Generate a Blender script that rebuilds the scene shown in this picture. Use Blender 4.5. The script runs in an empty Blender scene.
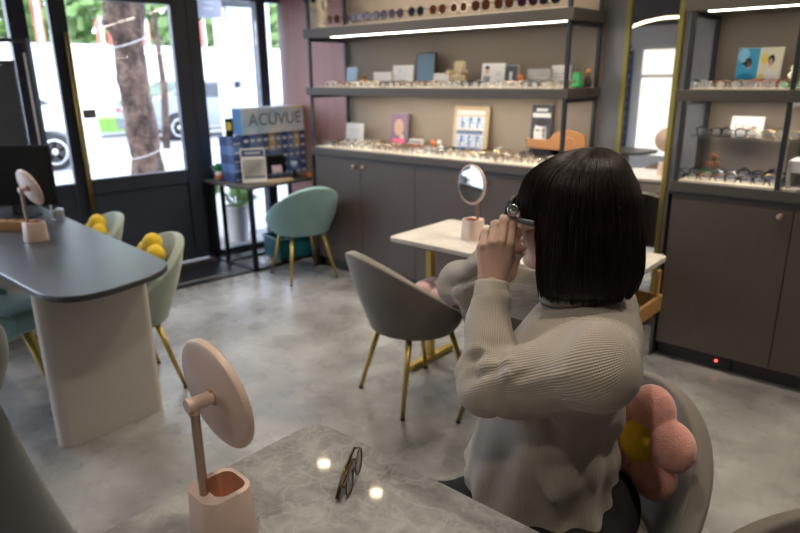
import bpy, math, random
import numpy as np
from mathutils import Vector, Matrix
random.seed(7); rng = np.random.default_rng(7)
PI = math.pi
SC = bpy.context.scene
COL = SC.collection
# ------------------------------------------------------------ camera geometry (solved from the photo)
F = 634.0; H = 1.47
_nad = np.array([26., 2100., F]); _nad /= np.linalg.norm(_nad)
_vx = -np.array([-750., -182., F]); _vx /= np.linalg.norm(_vx)
_up = -_nad
_vx -= _up*_vx.dot(_up); _vx /= np.linalg.norm(_vx)
_vy = np.cross(_up, _vx)
if _vy[2] < 0: _vy = -_vy
R3 = np.stack([_vx, _vy, _up])
CAM = np.array([0, 0, H])
def ray(px, py): return R3 @ np.array([px-400, py-266.5, F])
def onz(px, py, z=0.0):
    d = ray(px, py); return Vector(CAM + d*(z-H)/d[2])
def ony(px, py, y):
    d = ray(px, py); return Vector(CAM + d*y/d[1])
def onx(px, py, x):
    d = ray(px, py); return Vector(CAM + d*x/d[0])
# ------------------------------------------------------------ materials
def mat(name, col, rough=.6, metal=0.0, noise=None, bump=None, spec=.5, sheen=0.0, trans=0.0, emit=None, estr=0.0, coat=0.0, alpha=1.0):
    m = bpy.data.materials.new(name); m.use_nodes = True
    nt = m.node_tree; b = nt.nodes['Principled BSDF']
    b.inputs['Base Color'].default_value = (*col, 1)
    b.inputs['Roughness'].default_value = rough
    b.inputs['Metallic'].default_value = metal
    b.inputs['Specular IOR Level'].default_value = spec
    b.inputs['Sheen Weight'].default_value = sheen
    b.inputs['Sheen Roughness'].default_value = .4
    b.inputs['Transmission Weight'].default_value = trans
    b.inputs['Coat Weight'].default_value = coat
    b.inputs['Alpha'].default_value = alpha
    if emit: b.inputs['Emission Color'].default_value = (*emit, 1); b.inputs['Emission Strength'].default_value = estr
    tc = nt.nodes.new('ShaderNodeTexCoord')
    if noise:   # (scale, second colour, contrast lo, hi, detail)
        sc, c2, lo, hi = noise[:4]
        n = nt.nodes.new('ShaderNodeTexNoise'); n.inputs['Scale'].default_value = sc; n.inputs['Detail'].default_value = noise[4] if len(noise) > 4 else 5
        r = nt.nodes.new('ShaderNodeMapRange'); r.inputs['From Min'].default_value = lo; r.inputs['From Max'].default_value = hi
        x = nt.nodes.new('ShaderNodeMix'); x.data_type = 'RGBA'
        x.inputs[6].default_value = (*col, 1); x.inputs[7].default_value = (*c2, 1)
        mp = nt.nodes.new('ShaderNodeMapping'); mp.inputs['Scale'].default_value = noise[5] if len(noise) > 5 else (1, 1, 1)
        nt.links.new(tc.outputs['Object'], mp.inputs[0]); nt.links.new(mp.outputs[0], n.inputs['Vector'])
        nt.links.new(n.outputs['Fac'], r.inputs['Value']); nt.links.new(r.outputs[0], x.inputs[0]); nt.links.new(x.outputs[2], b.inputs['Base Color'])
    if bump:    # (scale, strength, distance)
        n2 = nt.nodes.new('ShaderNodeTexNoise'); n2.inputs['Scale'].default_value = bump[0]; n2.inputs['Detail'].default_value = 4
        bp = nt.nodes.new('ShaderNodeBump'); bp.inputs['Strength'].default_value = bump[1]; bp.inputs['Distance'].default_value = bump[2]
        nt.links.new(tc.outputs['Object'], n2.inputs['Vector']); nt.links.new(n2.outputs['Fac'], bp.inputs['Height']); nt.links.new(bp.outputs[0], b.inputs['Normal'])
    return m
def nodes(m): return m.node_tree.nodes, m.node_tree.links
def glass_mat(name, tint=(1, 1, 1), refl=.09):
    m = bpy.data.materials.new(name); m.use_nodes = True; n, l = nodes(m); n.clear()
    o = n.new('ShaderNodeOutputMaterial'); t = n.new('ShaderNodeBsdfTransparent'); t.inputs[0].default_value = (*tint, 1)
    g = n.new('ShaderNodeBsdfGlossy'); g.inputs['Roughness'].default_value = .02
    fr = n.new('ShaderNodeLayerWeight'); fr.inputs[0].default_value = .25
    mr = n.new('ShaderNodeMapRange'); mr.inputs['To Min'].default_value = refl*.5; mr.inputs['To Max'].default_value = min(1, refl*6)
    mx = n.new('ShaderNodeMixShader')
    l.new(fr.outputs['Fresnel'], mr.inputs['Value']); l.new(mr.outputs[0], mx.inputs[0]); l.new(t.outputs[0], mx.inputs[1]); l.new(g.outputs[0], mx.inputs[2]); l.new(mx.outputs[0], o.inputs[0])
    return m
def emit_mat(name, col, s):
    return mat(name, (.8, .8, .8), emit=col, estr=s)

M = {}
M['metal'] = mat('charcoal_metal', (.038, .041, .046), .42, .3)
M['black'] = mat('black_metal', (.012, .013, .016), .4, .2)
M['shelfedge'] = mat('bronze_grey_laminate', (.080, .070, .061), .5)
M['backpanel'] = mat('taupe_panel', (.34, .285, .235), .75, noise=(2.2, (.31, .26, .21), .3, .7))
M['cabinet'] = mat('taupe_brown_laminate', (.098, .076, .067), .38, noise=(40, (.090, .070, .061), .35, .65, 3, (1, 1, .15)))
M['kick'] = mat('dark_kickboard', (.05, .046, .045), .5)
M['tray'] = mat('cream_display_board', (.62, .56, .46), .6)
M['pink'] = mat('dusky_pink_wall_panel', (.56, .31, .28), .5, noise=(3, (.49, .26, .235), .3, .7, 4, (6, 1, .3)))
M['concrete'] = mat('blue_grey_plaster', (.27, .28, .32), .8, noise=(3.5, (.19, .195, .225), .35, .7, 6), bump=(30, .15, .01))
M['plaster'] = mat('dim_taupe_plaster', (.16, .145, .13), .8)
M['ceil'] = mat('grey_ceiling', (.10, .105, .115), .8)
M['facade'] = mat('navy_black_frame_paint', (.028, .037, .060), .38)
M['gold'] = mat('brushed_brass', (.62, .43, .13), .33, 1.0)
M['goldpaint'] = mat('gold_painted_steel', (.52, .38, .10), .38, .75)
M['oliveg'] = mat('olive_gold_frame', (.40, .34, .10), .35, .8)
M['blush'] = mat('blush_plastic', (.74, .56, .48), .38, coat=.1)
M['blush_in'] = mat('blush_cup_inside', (.60, .33, .22), .5)
M['bronzepole'] = mat('rose_bronze_pole', (.42, .30, .24), .3, .7)
M['mirror'] = mat('mirror_silver', (.92, .93, .94), .015, 1.0)
M['whiteplastic'] = mat('white_plastic', (.75, .75, .75), .35)
M['paper'] = mat('white_card', (.78, .77, .76), .7)
M['screen'] = mat('black_screen', (.006, .006, .008), .4, spec=.2)
M['rubber'] = mat('black_rubber', (.012, .012, .012), .7)
M['wood'] = mat('honey_wood', (.42, .23, .075), .5, noise=(6, (.33, .17, .05), .3, .7, 5, (1, 12, 12)))
M['orangewood'] = mat('orange_stained_wood', (.52, .24, .09), .45)
M['glass'] = glass_mat('window_glass', (.97, .99, 1.0), .07)
M['acrylic'] = glass_mat('clear_acrylic', (.93, .95, .96), .14)
M['lens'] = glass_mat('spectacle_lens', (.93, .94, .95), .12)
M['led'] = emit_mat('led_strip_light', (1.0, .88, .72), 9.0)
M['led_hidden'] = emit_mat('led_strip_light_hidden', (1.0, .88, .72), 13.0)
M['lamp'] = emit_mat('warm_lamp_glow', (1.0, .80, .5), 30.0)
M['litpanel'] = emit_mat('backlit_panel', (1.0, .90, .76), .62)

def velvet(name, col, c2=None):
    return mat(name, col, .75, noise=(7, c2 or tuple(c*.82 for c in col), .3, .7, 4), bump=(260, .12, .002), sheen=.35)
M['vgrey'] = velvet('taupe_grey_velvet', (.175, .153, .135))
M['vteal'] = velvet('pale_teal_velvet', (.25, .42, .41))
M['vsage'] = velvet('sage_velvet', (.34, .40, .34))
M['vdark'] = velvet('dark_grey_velvet', (.055, .056, .06))
M['plush_pink'] = mat('pink_plush', (.80, .40, .34), .9, noise=(60, (.70, .32, .27), .3, .7, 5), bump=(220, .5, .004), sheen=.6)
M['plush_rose'] = mat('pale_rose_plush', (.50, .33, .33), .9, bump=(220, .4, .004), sheen=.5)
M['plush_yel'] = mat('yellow_plush', (.86, .60, .03), .9, noise=(60, (.76, .50, .02), .3, .7, 5), bump=(220, .5, .004), sheen=.3)

# floor: worn grey stone-look tiles with faint joints
def floor_mat():
    m = mat('grey_stone_tile', (.3, .3, .3), .3); n, l = nodes(m); b = n['Principled BSDF']
    tc = n.new('ShaderNodeTexCoord')
    n1 = n.new('ShaderNodeTexNoise'); n1.inputs['Scale'].default_value = 2.3; n1.inputs['Detail'].default_value = 7; n1.inputs['Roughness'].default_value = .55; n1.inputs['Distortion'].default_value = 0
    n2 = n.new('ShaderNodeTexNoise'); n2.inputs['Scale'].default_value = 7; n2.inputs['Detail'].default_value = 3
    r = n.new('ShaderNodeValToRGB'); r.color_ramp.elements[0].position = .38; r.color_ramp.elements[0].color = (.185, .178, .170, 1)
    r.color_ramp.elements[1].position = .62; r.color_ramp.elements[1].color = (.365, .36, .355, 1)
    mx = n.new('ShaderNodeMix'); mx.data_type = 'FLOAT'; mx.inputs[0].default_value = .15
    br = n.new('ShaderNodeTexBrick'); br.offset = .5; br.inputs['Scale'].default_value = 1.0
    br.inputs['Brick Width'].default_value = .6; br.inputs['Row Height'].default_value = .6; br.inputs['Mortar Size'].default_value = .003
    br.inputs['Color1'].default_value = (1, 1, 1, 1); br.inputs['Color2'].default_value = (.93, .93, .93, 1); br.inputs['Mortar'].default_value = (.8, .8, .8, 1)
    mul = n.new('ShaderNodeMix'); mul.data_type = 'RGBA'; mul.blend_type = 'MULTIPLY'; mul.inputs[0].default_value = 1
    l.new(tc.outputs['Object'], n1.inputs['Vector']); l.new(tc.outputs['Object'], n2.inputs['Vector']); l.new(tc.outputs['Object'], br.inputs['Vector'])
    l.new(n1.outputs['Fac'], mx.inputs[2]); l.new(n2.outputs['Fac'], mx.inputs[3]); l.new(mx.outputs[0], r.inputs[0])
    l.new(r.outputs[0], mul.inputs[6]); l.new(br.outputs['Color'], mul.inputs[7]); l.new(mul.outputs[2], b.inputs['Base Color'])
    rr = n.new('ShaderNodeMapRange'); rr.inputs['To Min'].default_value = .25; rr.inputs['To Max'].default_value = .30
    l.new(n2.outputs['Fac'], rr.inputs['Value']); l.new(rr.outputs[0], b.inputs['Roughness'])
    return m
M['floor'] = floor_mat()
def marble(name, c0, c1, vein, scale, rough):
    m = mat(name, c0, rough); n, l = nodes(m); b = n['Principled BSDF']; tc = n.new('ShaderNodeTexCoord')
    n1 = n.new('ShaderNodeTexNoise'); n1.inputs['Scale'].default_value = scale; n1.inputs['Detail'].default_value = 9; n1.inputs['Roughness'].default_value = .68; n1.inputs['Distortion'].default_value = .25
    r = n.new('ShaderNodeValToRGB'); r.color_ramp.elements[0].position = .3; r.color_ramp.elements[0].color = (*c0, 1); r.color_ramp.elements[1].position = .7; r.color_ramp.elements[1].color = (*c1, 1)
    n2 = n.new('ShaderNodeTexNoise'); n2.inputs['Scale'].default_value = scale*1.5; n2.inputs['Detail'].default_value = 6; n2.inputs['Distortion'].default_value = .7
    s = n.new('ShaderNodeMath'); s.operation = 'SUBTRACT'; s.inputs[1].default_value = .5
    a = n.new('ShaderNodeMath'); a.operation = 'ABSOLUTE'
    mr = n.new('ShaderNodeMapRange'); mr.inputs['From Min'].default_value = 0; mr.inputs['From Max'].default_value = .045; mr.inputs['To Min'].default_value = .28; mr.inputs['To Max'].default_value = 0
    mx = n.new('ShaderNodeMix'); mx.data_type = 'RGBA'; mx.inputs[7].default_value = (*vein, 1)
    l.new(tc.outputs['Object'], n1.inputs['Vector']); l.new(tc.outputs['Object'], n2.inputs['Vector']); l.new(n1.outputs['Fac'], r.inputs[0])
    l.new(n2.outputs['Fac'], s.inputs[0]); l.new(s.outputs[0], a.inputs[0]); l.new(a.outputs[0], mr.inputs['Value']); l.new(mr.outputs[0], mx.inputs[0])
    l.new(r.outputs[0], mx.inputs[6]); l.new(mx.outputs[2], b.inputs['Base Color'])
    return m
M['marble_grey'] = marble('grey_marble', (.215, .208, .21), (.46, .45, .455), (.60, .60, .60), 13, .05)
M['marble_white'] = marble('cream_marble', (.50, .46, .41), (.66, .62, .56), (.72, .70, .66), 6, .2)
M['slate'] = mat('slate_grey_laminate', (.062, .063, .070), .36, noise=(5, (.048, .050, .056), .3, .7, 6))
M['warmgrey'] = mat('warm_grey_paint', (.54, .505, .465), .6)

# ------------------------------------------------------------ mesh builder
class MB:
    def __init__(s): s.v = []; s.f = []; s.mi = []; s.m = []
    def _m(s, m):
        if m not in s.m: s.m.append(m)
        return s.m.index(m)
    def add(s, vs, fs, m):
        o = len(s.v); s.v += [tuple(v) for v in vs]; k = s._m(m)
        for f in fs: s.f.append(tuple(i+o for i in f)); s.mi.append(k)
    def box(s, c, d, m, rot=None):
        c = Vector(c); hx, hy, hz = [x/2 for x in d]
        vs = [Vector((x, y, z)) for x in (-hx, hx) for y in (-hy, hy) for z in (-hz, hz)]
        if rot is not None:
            rm = Matrix.Rotation(rot, 3, 'Z') if isinstance(rot, (int, float)) else rot
            vs = [rm @ v for v in vs]
        s.add([v+c for v in vs], [(0, 1, 3, 2), (4, 6, 7, 5), (0, 4, 5, 1), (2, 3, 7, 6), (0, 2, 6, 4), (1, 5, 7, 3)], m)
    def bb(s, a, b, m):
        a, b = Vector(a), Vector(b); s.box((a+b)/2, [abs(b[i]-a[i]) for i in range(3)], m)
    def tube(s, pts, rad, m, seg=10, caps=True, closed=False, sx=1.0):
        pts = [Vector(p) for p in pts]; n = len(pts)
        if not hasattr(rad, '__len__'): rad = [rad]*n
        o = []; prev = None
        for i, p in enumerate(pts):
            if closed: t = pts[(i+1) % n]-pts[i-1]
            else: t = pts[min(i+1, n-1)]-pts[max(i-1, 0)]
            t = t.normalized() if t.length > 1e-9 else Vector((0, 0, 1))
            if prev is None:
                a = Vector((0, 0, 1)) if abs(t.z) < .9 else Vector((1, 0, 0)); u = t.cross(a).normalized()
            else:
                u = prev-t*prev.dot(t); u = u.normalized() if u.length > 1e-6 else t.orthogonal().normalized()
            w = t.cross(u); prev = u
            o += [p+(u*math.cos(2*PI*k/seg)*sx+w*math.sin(2*PI*k/seg))*rad[i] for k in range(seg)]
        fs = []
        for i in range(n if closed else n-1):
            j = (i+1) % n
            fs += [(i*seg+k, i*seg+(k+1) % seg, j*seg+(k+1) % seg, j*seg+k) for k in range(seg)]
        if caps and not closed: fs += [tuple(range(seg-1, -1, -1)), tuple(range((n-1)*seg, n*seg))]
        s.add(o, fs, m)
    def cyl(s, a, b, r, m, r2=None, seg=20): s.tube([a, b], [r, r if r2 is None else r2], m, seg)
    def lathe(s, prof, m, c=(0, 0, 0), seg=28, mtx=None, sx=1, sy=1):
        vs = []
        for (r, z) in prof:
            for k in range(seg):
                v = Vector((r*math.cos(2*PI*k/seg)*sx, r*math.sin(2*PI*k/seg)*sy, z))
                if mtx is not None: v = mtx @ v
                vs.append(v+Vector(c))
        fs = [(i*seg+k, i*seg+(k+1) % seg, (i+1)*seg+(k+1) % seg, (i+1)*seg+k) for i in range(len(prof)-1) for k in range(seg)]
        if prof[0][0] > 1e-6: fs.append(tuple(range(seg-1, -1, -1)))
        if prof[-1][0] > 1e-6: fs.append(tuple(range((len(prof)-1)*seg, len(prof)*seg)))
        s.add(vs, fs, m)
    def prism(s, out, z0, z1, m, mtx=None, c=(0, 0, 0)):
        n = len(out); vs = [Vector((x, y, z0)) for x, y in out]+[Vector((x, y, z1)) for x, y in out]
        if mtx is not None: vs = [mtx @ v for v in vs]
        vs = [v+Vector(c) for v in vs]
        s.add(vs, [tuple(range(n-1, -1, -1)), tuple(range(n, 2*n))]+[(i, (i+1) % n, n+(i+1) % n, n+i) for i in range(n)], m)
    def ball(s, c, r, m, seg=14, rings=9, mtx=None):
        if not hasattr(r, '__len__'): r = (r, r, r)
        vs = []; c = Vector(c)
        for i in range(rings+1):
            ph = PI*i/rings; rr = max(math.sin(ph), 1e-4)
            for k in range(seg):
                v = Vector((r[0]*rr*math.cos(2*PI*k/seg), r[1]*rr*math.sin(2*PI*k/seg), -r[2]*math.cos(ph)))
                if mtx is not None: v = mtx @ v
                vs.append(v+c)
        s.add(vs, [(i*seg+k, i*seg+(k+1) % seg, (i+1)*seg+(k+1) % seg, (i+1)*seg+k) for i in range(rings) for k in range(seg)], m)
    def build(s, name, parent=None, smooth=False, bev=0, seg=2, sub=0, solid=0, loc=None, **tags):
        me = bpy.data.meshes.new(name); me.from_pydata(s.v, [], s.f); me.update()
        for m in s.m: me.materials.append(m)
        me.polygons.foreach_set('material_index', s.mi)
        if smooth: me.polygons.foreach_set('use_smooth', [True]*len(me.polygons))
        o = bpy.data.objects.new(name, me); COL.objects.link(o)
        if parent is not None: o.parent = parent
        if loc is not None: o.location = loc
        if solid:
            q = o.modifiers.new('s', 'SOLIDIFY'); q.thickness = solid; q.offset = 0
        if bev:
            q = o.modifiers.new('b', 'BEVEL'); q.width = bev; q.segments = seg; q.limit_method = 'ANGLE'; q.angle_limit = .7
            if not smooth: me.polygons.foreach_set('use_smooth', [False]*len(me.polygons))
        if sub:
            q = o.modifiers.new('u', 'SUBSURF'); q.levels = sub; q.render_levels = sub
        for k, val in tags.items(): o[k] = val
        return o
def smooth_by_angle(o, ang=.6):
    me = o.data
    me.polygons.foreach_set('use_smooth', [True]*len(me.polygons))
    try: me.set_sharp_from_angle(angle=ang)
    except Exception: pass
    return o
def tag(o, label, cat, group=None):
    o['label'] = label; o['category'] = cat
    if group: o['group'] = group
    return o
def thing(name, label, cat, loc=(0, 0, 0), rz=0, group=None):
    o = bpy.data.objects.new(name, None); COL.objects.link(o); o.location = loc; o.rotation_euler = (0, 0, rz); o.empty_display_size = .1
    return tag(o, label, cat, group)
def struct(o): o['kind'] = 'structure'; return o
KIDS = {}
def copy_tree(o, parent=None):
    c = o.copy(); COL.objects.link(c)
    if parent is not None: c.parent = parent
    for ch in [x for x in COL.objects if x.parent == o]: copy_tree(ch, c)
    return c
def rrect(w, h, r, n=5, cx=0, cy=0):
    out = []
    for (sx, sy, a0) in ((1, 1, 0), (-1, 1, PI/2), (-1, -1, PI), (1, -1, 3*PI/2)):
        for k in range(n+1):
            a = a0+PI/2*k/n; out.append((cx+sx*(w/2-r)+r*math.cos(a), cy+sy*(h/2-r)+r*math.sin(a)))
    return out
def round_poly(pts, rad, n=8):
    out = []; N = len(pts)
    for i, p in enumerate(pts):
        p = Vector(p); a = (Vector(pts[i-1])-p); b = (Vector(pts[(i+1) % N])-p); r = rad[i]
        A = p+a.normalized()*r; B = p+b.normalized()*r
        for k in range(n+1):
            t = k/n; q = A*(1-t)**2+p*2*t*(1-t)+B*t*t; out.append((q.x, q.y))
    return out
# columns: local x,y,z axes -> orientation matrix
def frame(x, y, z): return Matrix((x, y, z)).transposed()
def text_mesh(name, txt, size, m, mtx, parent=None, ext=.0004, align='CENTER', spacing=1.0):
    cu = bpy.data.curves.new(name, 'FONT'); cu.body = txt; cu.size = size; cu.extrude = ext; cu.align_x = align; cu.align_y = 'CENTER'; cu.space_character = spacing
    t = bpy.data.objects.new(name+'_tmp', cu); COL.objects.link(t)
    dg = bpy.context.evaluated_depsgraph_get(); me = bpy.data.meshes.new_from_object(t.evaluated_get(dg))
    COL.objects.unlink(t); bpy.data.objects.remove(t)
    me.transform(mtx); me.materials.clear(); me.materials.append(m)
    o = bpy.data.objects.new(name, me); COL.objects.link(o)
    if parent is not None: o.parent = parent
    return o

# ------------------------------------------------------------ signed-distance modelling + surface nets
def seg_d(P, a, b, ra, rb):
    a = np.array(a, np.float32); b = np.array(b, np.float32); ab = b-a; L = float(ab.dot(ab)) or 1e-9
    t = np.clip(((P-a)@ab)/L, 0, 1)
    return np.linalg.norm(P-a-t[..., None]*ab, axis=-1)-(ra+(rb-ra)*t)
def ell_d(P, c, r, Rm=None):
    q = P-np.array(c, np.float32)
    if Rm is not None: q = q@Rm
    r = np.array(r, np.float32); k0 = np.linalg.norm(q/r, axis=-1); k1 = np.linalg.norm(q/(r*r), axis=-1)+1e-9
    return k0*(k0-1)/k1
def smin(a, b, k):
    h = np.clip(.5+.5*(b-a)/k, 0, 1); return b+(a-b)*h-k*h*(1-h)
def smax(a, b, k): return -smin(-a, -b, k)
def surface_nets(fn, lo, hi, step):
    lo = np.array(lo, np.float32); hi = np.array(hi, np.float32)
    n = np.ceil((hi-lo)/step).astype(int)+1
    ax = [lo[i]+np.arange(n[i], dtype=np.float32)*step for i in range(3)]
    D = np.empty(tuple(n), np.float32)
    for i0 in range(0, n[0], 24):
        X, Y, Z = np.meshgrid(ax[0][i0:i0+24], ax[1], ax[2], indexing='ij'); D[i0:i0+24] = fn(np.stack([X, Y, Z], -1))
    S = D < 0; nx, ny, nz = n
    acc = np.zeros((nx-1, ny-1, nz-1, 3), np.float32); cnt = np.zeros((nx-1, ny-1, nz-1), np.float32)
    cor = [(0, 0, 0), (1, 0, 0), (0, 1, 0), (0, 0, 1), (1, 1, 0), (1, 0, 1), (0, 1, 1), (1, 1, 1)]
    def sl(o): return (slice(o[0], nx-1+o[0]), slice(o[1], ny-1+o[1]), slice(o[2], nz-1+o[2]))
    for a in cor:
        for b in cor:
            if sum(b)-sum(a) == 1 and all(b[i] >= a[i] for i in range(3)):
                da, db = D[sl(a)], D[sl(b)]; c = (da < 0) != (db < 0)
                t = np.where(c, da/np.where(c, da-db, 1), 0)
                for i in range(3): acc[..., i] += np.where(c, a[i]+(b[i]-a[i])*t, 0)
                cnt += c
    act = cnt > 0; idx = -np.ones(act.shape, np.int64); idx[act] = np.arange(act.sum())
    base = np.argwhere(act).astype(np.float32); V = lo+(base+acc[act]/cnt[act][:, None])*step
    Fs = []
    for d in range(3):
        e = [0, 0, 0]; e[d] = 1; u, w = (d+1) % 3, (d+2) % 3
        s0 = [slice(0, None)]*3; s1 = [slice(0, None)]*3
        s0[d] = slice(0, -1); s1[d] = slice(1, None)
        A = S[tuple(s0)]; B = S[tuple(s1)]; cr = np.argwhere(A != B)
        ok = (cr[:, u] > 0) & (cr[:, w] > 0) & (cr[:, u] < n[u]-1) & (cr[:, w] < n[w]-1); cr = cr[ok]
        q = []
        for du, dw in ((1, 1), (0, 1), (0, 0), (1, 0)):
            t = cr.copy(); t[:, u] -= du; t[:, w] -= dw; q.append(idx[t[:, 0], t[:, 1], t[:, 2]])
        q = np.stack(q, 1); ins = A[cr[:, 0], cr[:, 1], cr[:, 2]]
        q[~ins] = q[~ins][:, ::-1]; Fs.append(q)
    return V, np.concatenate(Fs)
def sdf_obj(name, parts, m, parent=None, attr=None, mats=None):
    """parts: list of (fn, lo, hi, step); all joined in one mesh"""
    vs = []; fs = []; o = 0; mi = []
    for k, (fn, lo, hi, st) in enumerate(parts):
        V, Fq = surface_nets(fn, lo, hi, st); vs.append(V); fs.append(Fq+o); o += len(V); mi += [k]*len(Fq)
    V = np.concatenate(vs); Fq = np.concatenate(fs)
    me = bpy.data.meshes.new(name); me.from_pydata(V.tolist(), [], Fq.tolist()); me.update()
    me.polygons.foreach_set('use_smooth', [True]*len(me.polygons))
    if mats:
        for x in mats: me.materials.append(x)
        me.polygons.foreach_set('material_index', mi)
    else: me.materials.append(m)
    if attr:
        for an, af in attr.items():
            a = me.attributes.new(an, 'FLOAT', 'POINT'); a.data.foreach_set('value', af(V).astype(np.float32))
    ob = bpy.data.objects.new(name, me); COL.objects.link(ob)
    if parent is not None: ob.parent = parent
    return ob
# ============================================================ THE ROOM
YW = 3.26      # cabinet fronts
YB = 3.68      # wall / back panels
ZC = 2.8
FP = Vector((-4.679, 2.541, 0)); FD = Vector((.1124, .9937, 0)).normalized(); FN = Vector((-FD.y, FD.x, 0))   # facade: origin, along, outward
FR = math.atan2(FD.y, FD.x)
def fpt(s, t, z): return FP+FD*s+FN*t+Vector((0, 0, z))
def fbox(mb, s0, s1, t0, t1, z0, z1, m): mb.box(fpt((s0+s1)/2, (t0+t1)/2, (z0+z1)/2), (s1-s0, t1-t0, z1-z0), m, FR)

b = MB(); b.add([(-4.75, -1.7, 0), (2.3, -1.7, 0), (2.3, 3.8, 0), (-4.2, 3.8, 0), (-4.56, 3.6, 0), (-5.15, -1.7, 0), ][:4]+[(-4.53, 3.8, 0), (-5.16, -1.7, 0)], [(5, 1, 2, 4)], M['floor'])
b2 = MB(); b2.add([(-5.17, -1.7, 0), (2.3, -1.7, 0), (2.3, 3.8, 0), (-4.54, 3.8, 0), (-5.17, -1.7, -.1), (2.3, -1.7, -.1), (2.3, 3.8, -.1), (-4.54, 3.8, -.1)],
    [(0, 1, 2, 3), (7, 6, 5, 4), (0, 4, 5, 1), (1, 5, 6, 2), (2, 6, 7, 3), (3, 7, 4, 0)], M['floor'])
struct(b2.build('floor'))
b = MB(); b.bb((-5.3, -1.8, ZC), (2.4, 3.9, ZC+.1), M['ceil']); struct(b.build('ceiling'))
b = MB(); b.bb((-4.6, YB, 0), (2.3, YB+.1, ZC), M['concrete']); struct(b.build('wall_shelf_side'))
b = MB(); b.bb((-5.3, -1.8, 0), (2.3, -1.7, ZC), M['plaster']); struct(b.build('wall_back'))
b = MB(); b.bb((2.2, -1.7, 0), (2.3, 3.8, ZC), M['plaster']); struct(b.build('wall_right'))
b = MB(); b.bb((-4.56, YB-.03, 0), (-3.79, YB-.001, ZC), M['pink']); struct(b.build('trim_1'))      # dusky pink panel beside the window
# facade: header above the openings and its plinths
b = MB(); fbox(b, -4.3, 1.28, 0, .10, 2.12, ZC, M['facade']); struct(b.build('wall_left'))
# left glazing (two wide bays) -----------------------------------------------------------
b = MB()
for s0, s1 in ((-4.3, -4.2), (-2.65, -2.55), (-.93, -.82)): fbox(b, s0, s1, 0, .09, 0, 2.12, M['facade'])
fbox(b, -4.2, -.93, 0, .07, 0, .12, M['facade'])
w = struct(b.build('window_1', bev=.004))
b = MB(); fbox(b, -4.2, -2.65, .03, .04, .12, 2.12, M['glass']); fbox(b, -2.55, -.93, .03, .04, .12, 2.12, M['glass']); b.build('glass_pane', w)
# narrow sidelight -----------------------------------------------------------------------
b = MB(); fbox(b, -.82, -.688, 0, .06, 0, .75, M['facade']); fbox(b, -.80, -.71, -.008, 0, .10, .66, M['facade']); fbox(b, -.82, -.688, .0, .06, 2.02, 2.12, M['facade'])
w = struct(b.build('window_2', bev=.004)); b = MB(); fbox(b, -.82, -.688, .02, .03, .75, 2.02, M['glass']); b.build('glass_pane', w)
# door -----------------------------------------------------------------------------------
b = MB(); D = M['facade']
fbox(b, -.684, -.575, -.01, .05, .02, 2.10, D); fbox(b, .155, .275, -.01, .05, .02, 2.10, D)
fbox(b, -.575, .155, -.01, .05, 1.995, 2.10, D); fbox(b, -.575, .155, -.01, .05, .655, .765, D); fbox(b, -.575, .155, -.01, .05, .02, .12, D)
fbox(b, -.575, .155, .008, .04, .12, .655, D)
d1 = struct(b.build('door_1', bev=.005))
b = MB(); fbox(b, -.575, .155, .018, .026, .765, 1.995, M['glass']); b.build('glass_pane', d1)
b = MB(); fbox(b, -.560, -.475, -.004, .018, 1.20, 1.262, mat('steel_plate', (.28, .28, .28), .35, .6)); b.build('lock_plate', d1, bev=.003)
b = MB(); b.tube([fpt(-.605, -.055, .50), fpt(-.605, -.055, 1.775)], .017, M['gold'], 16)
for z in (.62, 1.66): b.tube([fpt(-.605, -.055, z), fpt(-.605, -.01, z)], .009, M['gold'], 10)
hd = b.build('door_handle', d1, smooth=True); hd['label'] = 'long vertical brass pull bar on the door'
# right shop window ----------------------------------------------------------------------
b = MB(); fbox(b, .28, .384, 0, .08, 0, 2.12, D); fbox(b, .89, .975, 0, .09, .0, 2.12, D); fbox(b, 1.15, 1.28, -.02, .10, 0, 2.12, D)
fbox(b, .384, 1.15, 0, .07, 2.06, 2.12, D); fbox(b, .384, 1.15, 0, .07, 0, .05, D)
w = struct(b.build('window_3', bev=.004)); b = MB(); fbox(b, .384, .89, .03, .038, .05, 2.06, M['glass']); fbox(b, .975, 1.15, .03, .038, .05, 2.06, M['glass']); b.build('glass_pane', w)
# door mat
b = MB(); b.prism([tuple((fpt(s, t, 0)).xy) for s, t in ((-.9, -.62), (.50, -.62), (.50, -.03), (-.9, -.03))], .001, .012, M['black'])
mt = tag(b.build('door_mat', bev=.003), 'dark rubber mat with a grey inner border in front of the glass door', 'mat')
b = MB(); lt = mat('mat_border', (.16, .16, .16), .8)
for s0, s1, t0, t1 in ((-.8, .42, -.56, -.535), (-.8, .42, -.10, -.075), (-.8, -.775, -.56, -.075), (.395, .42, -.56, -.075)): fbox(b, s0, s1, t0, t1, .0122, .0135, lt)
b.build('border_stripe', mt)

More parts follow.
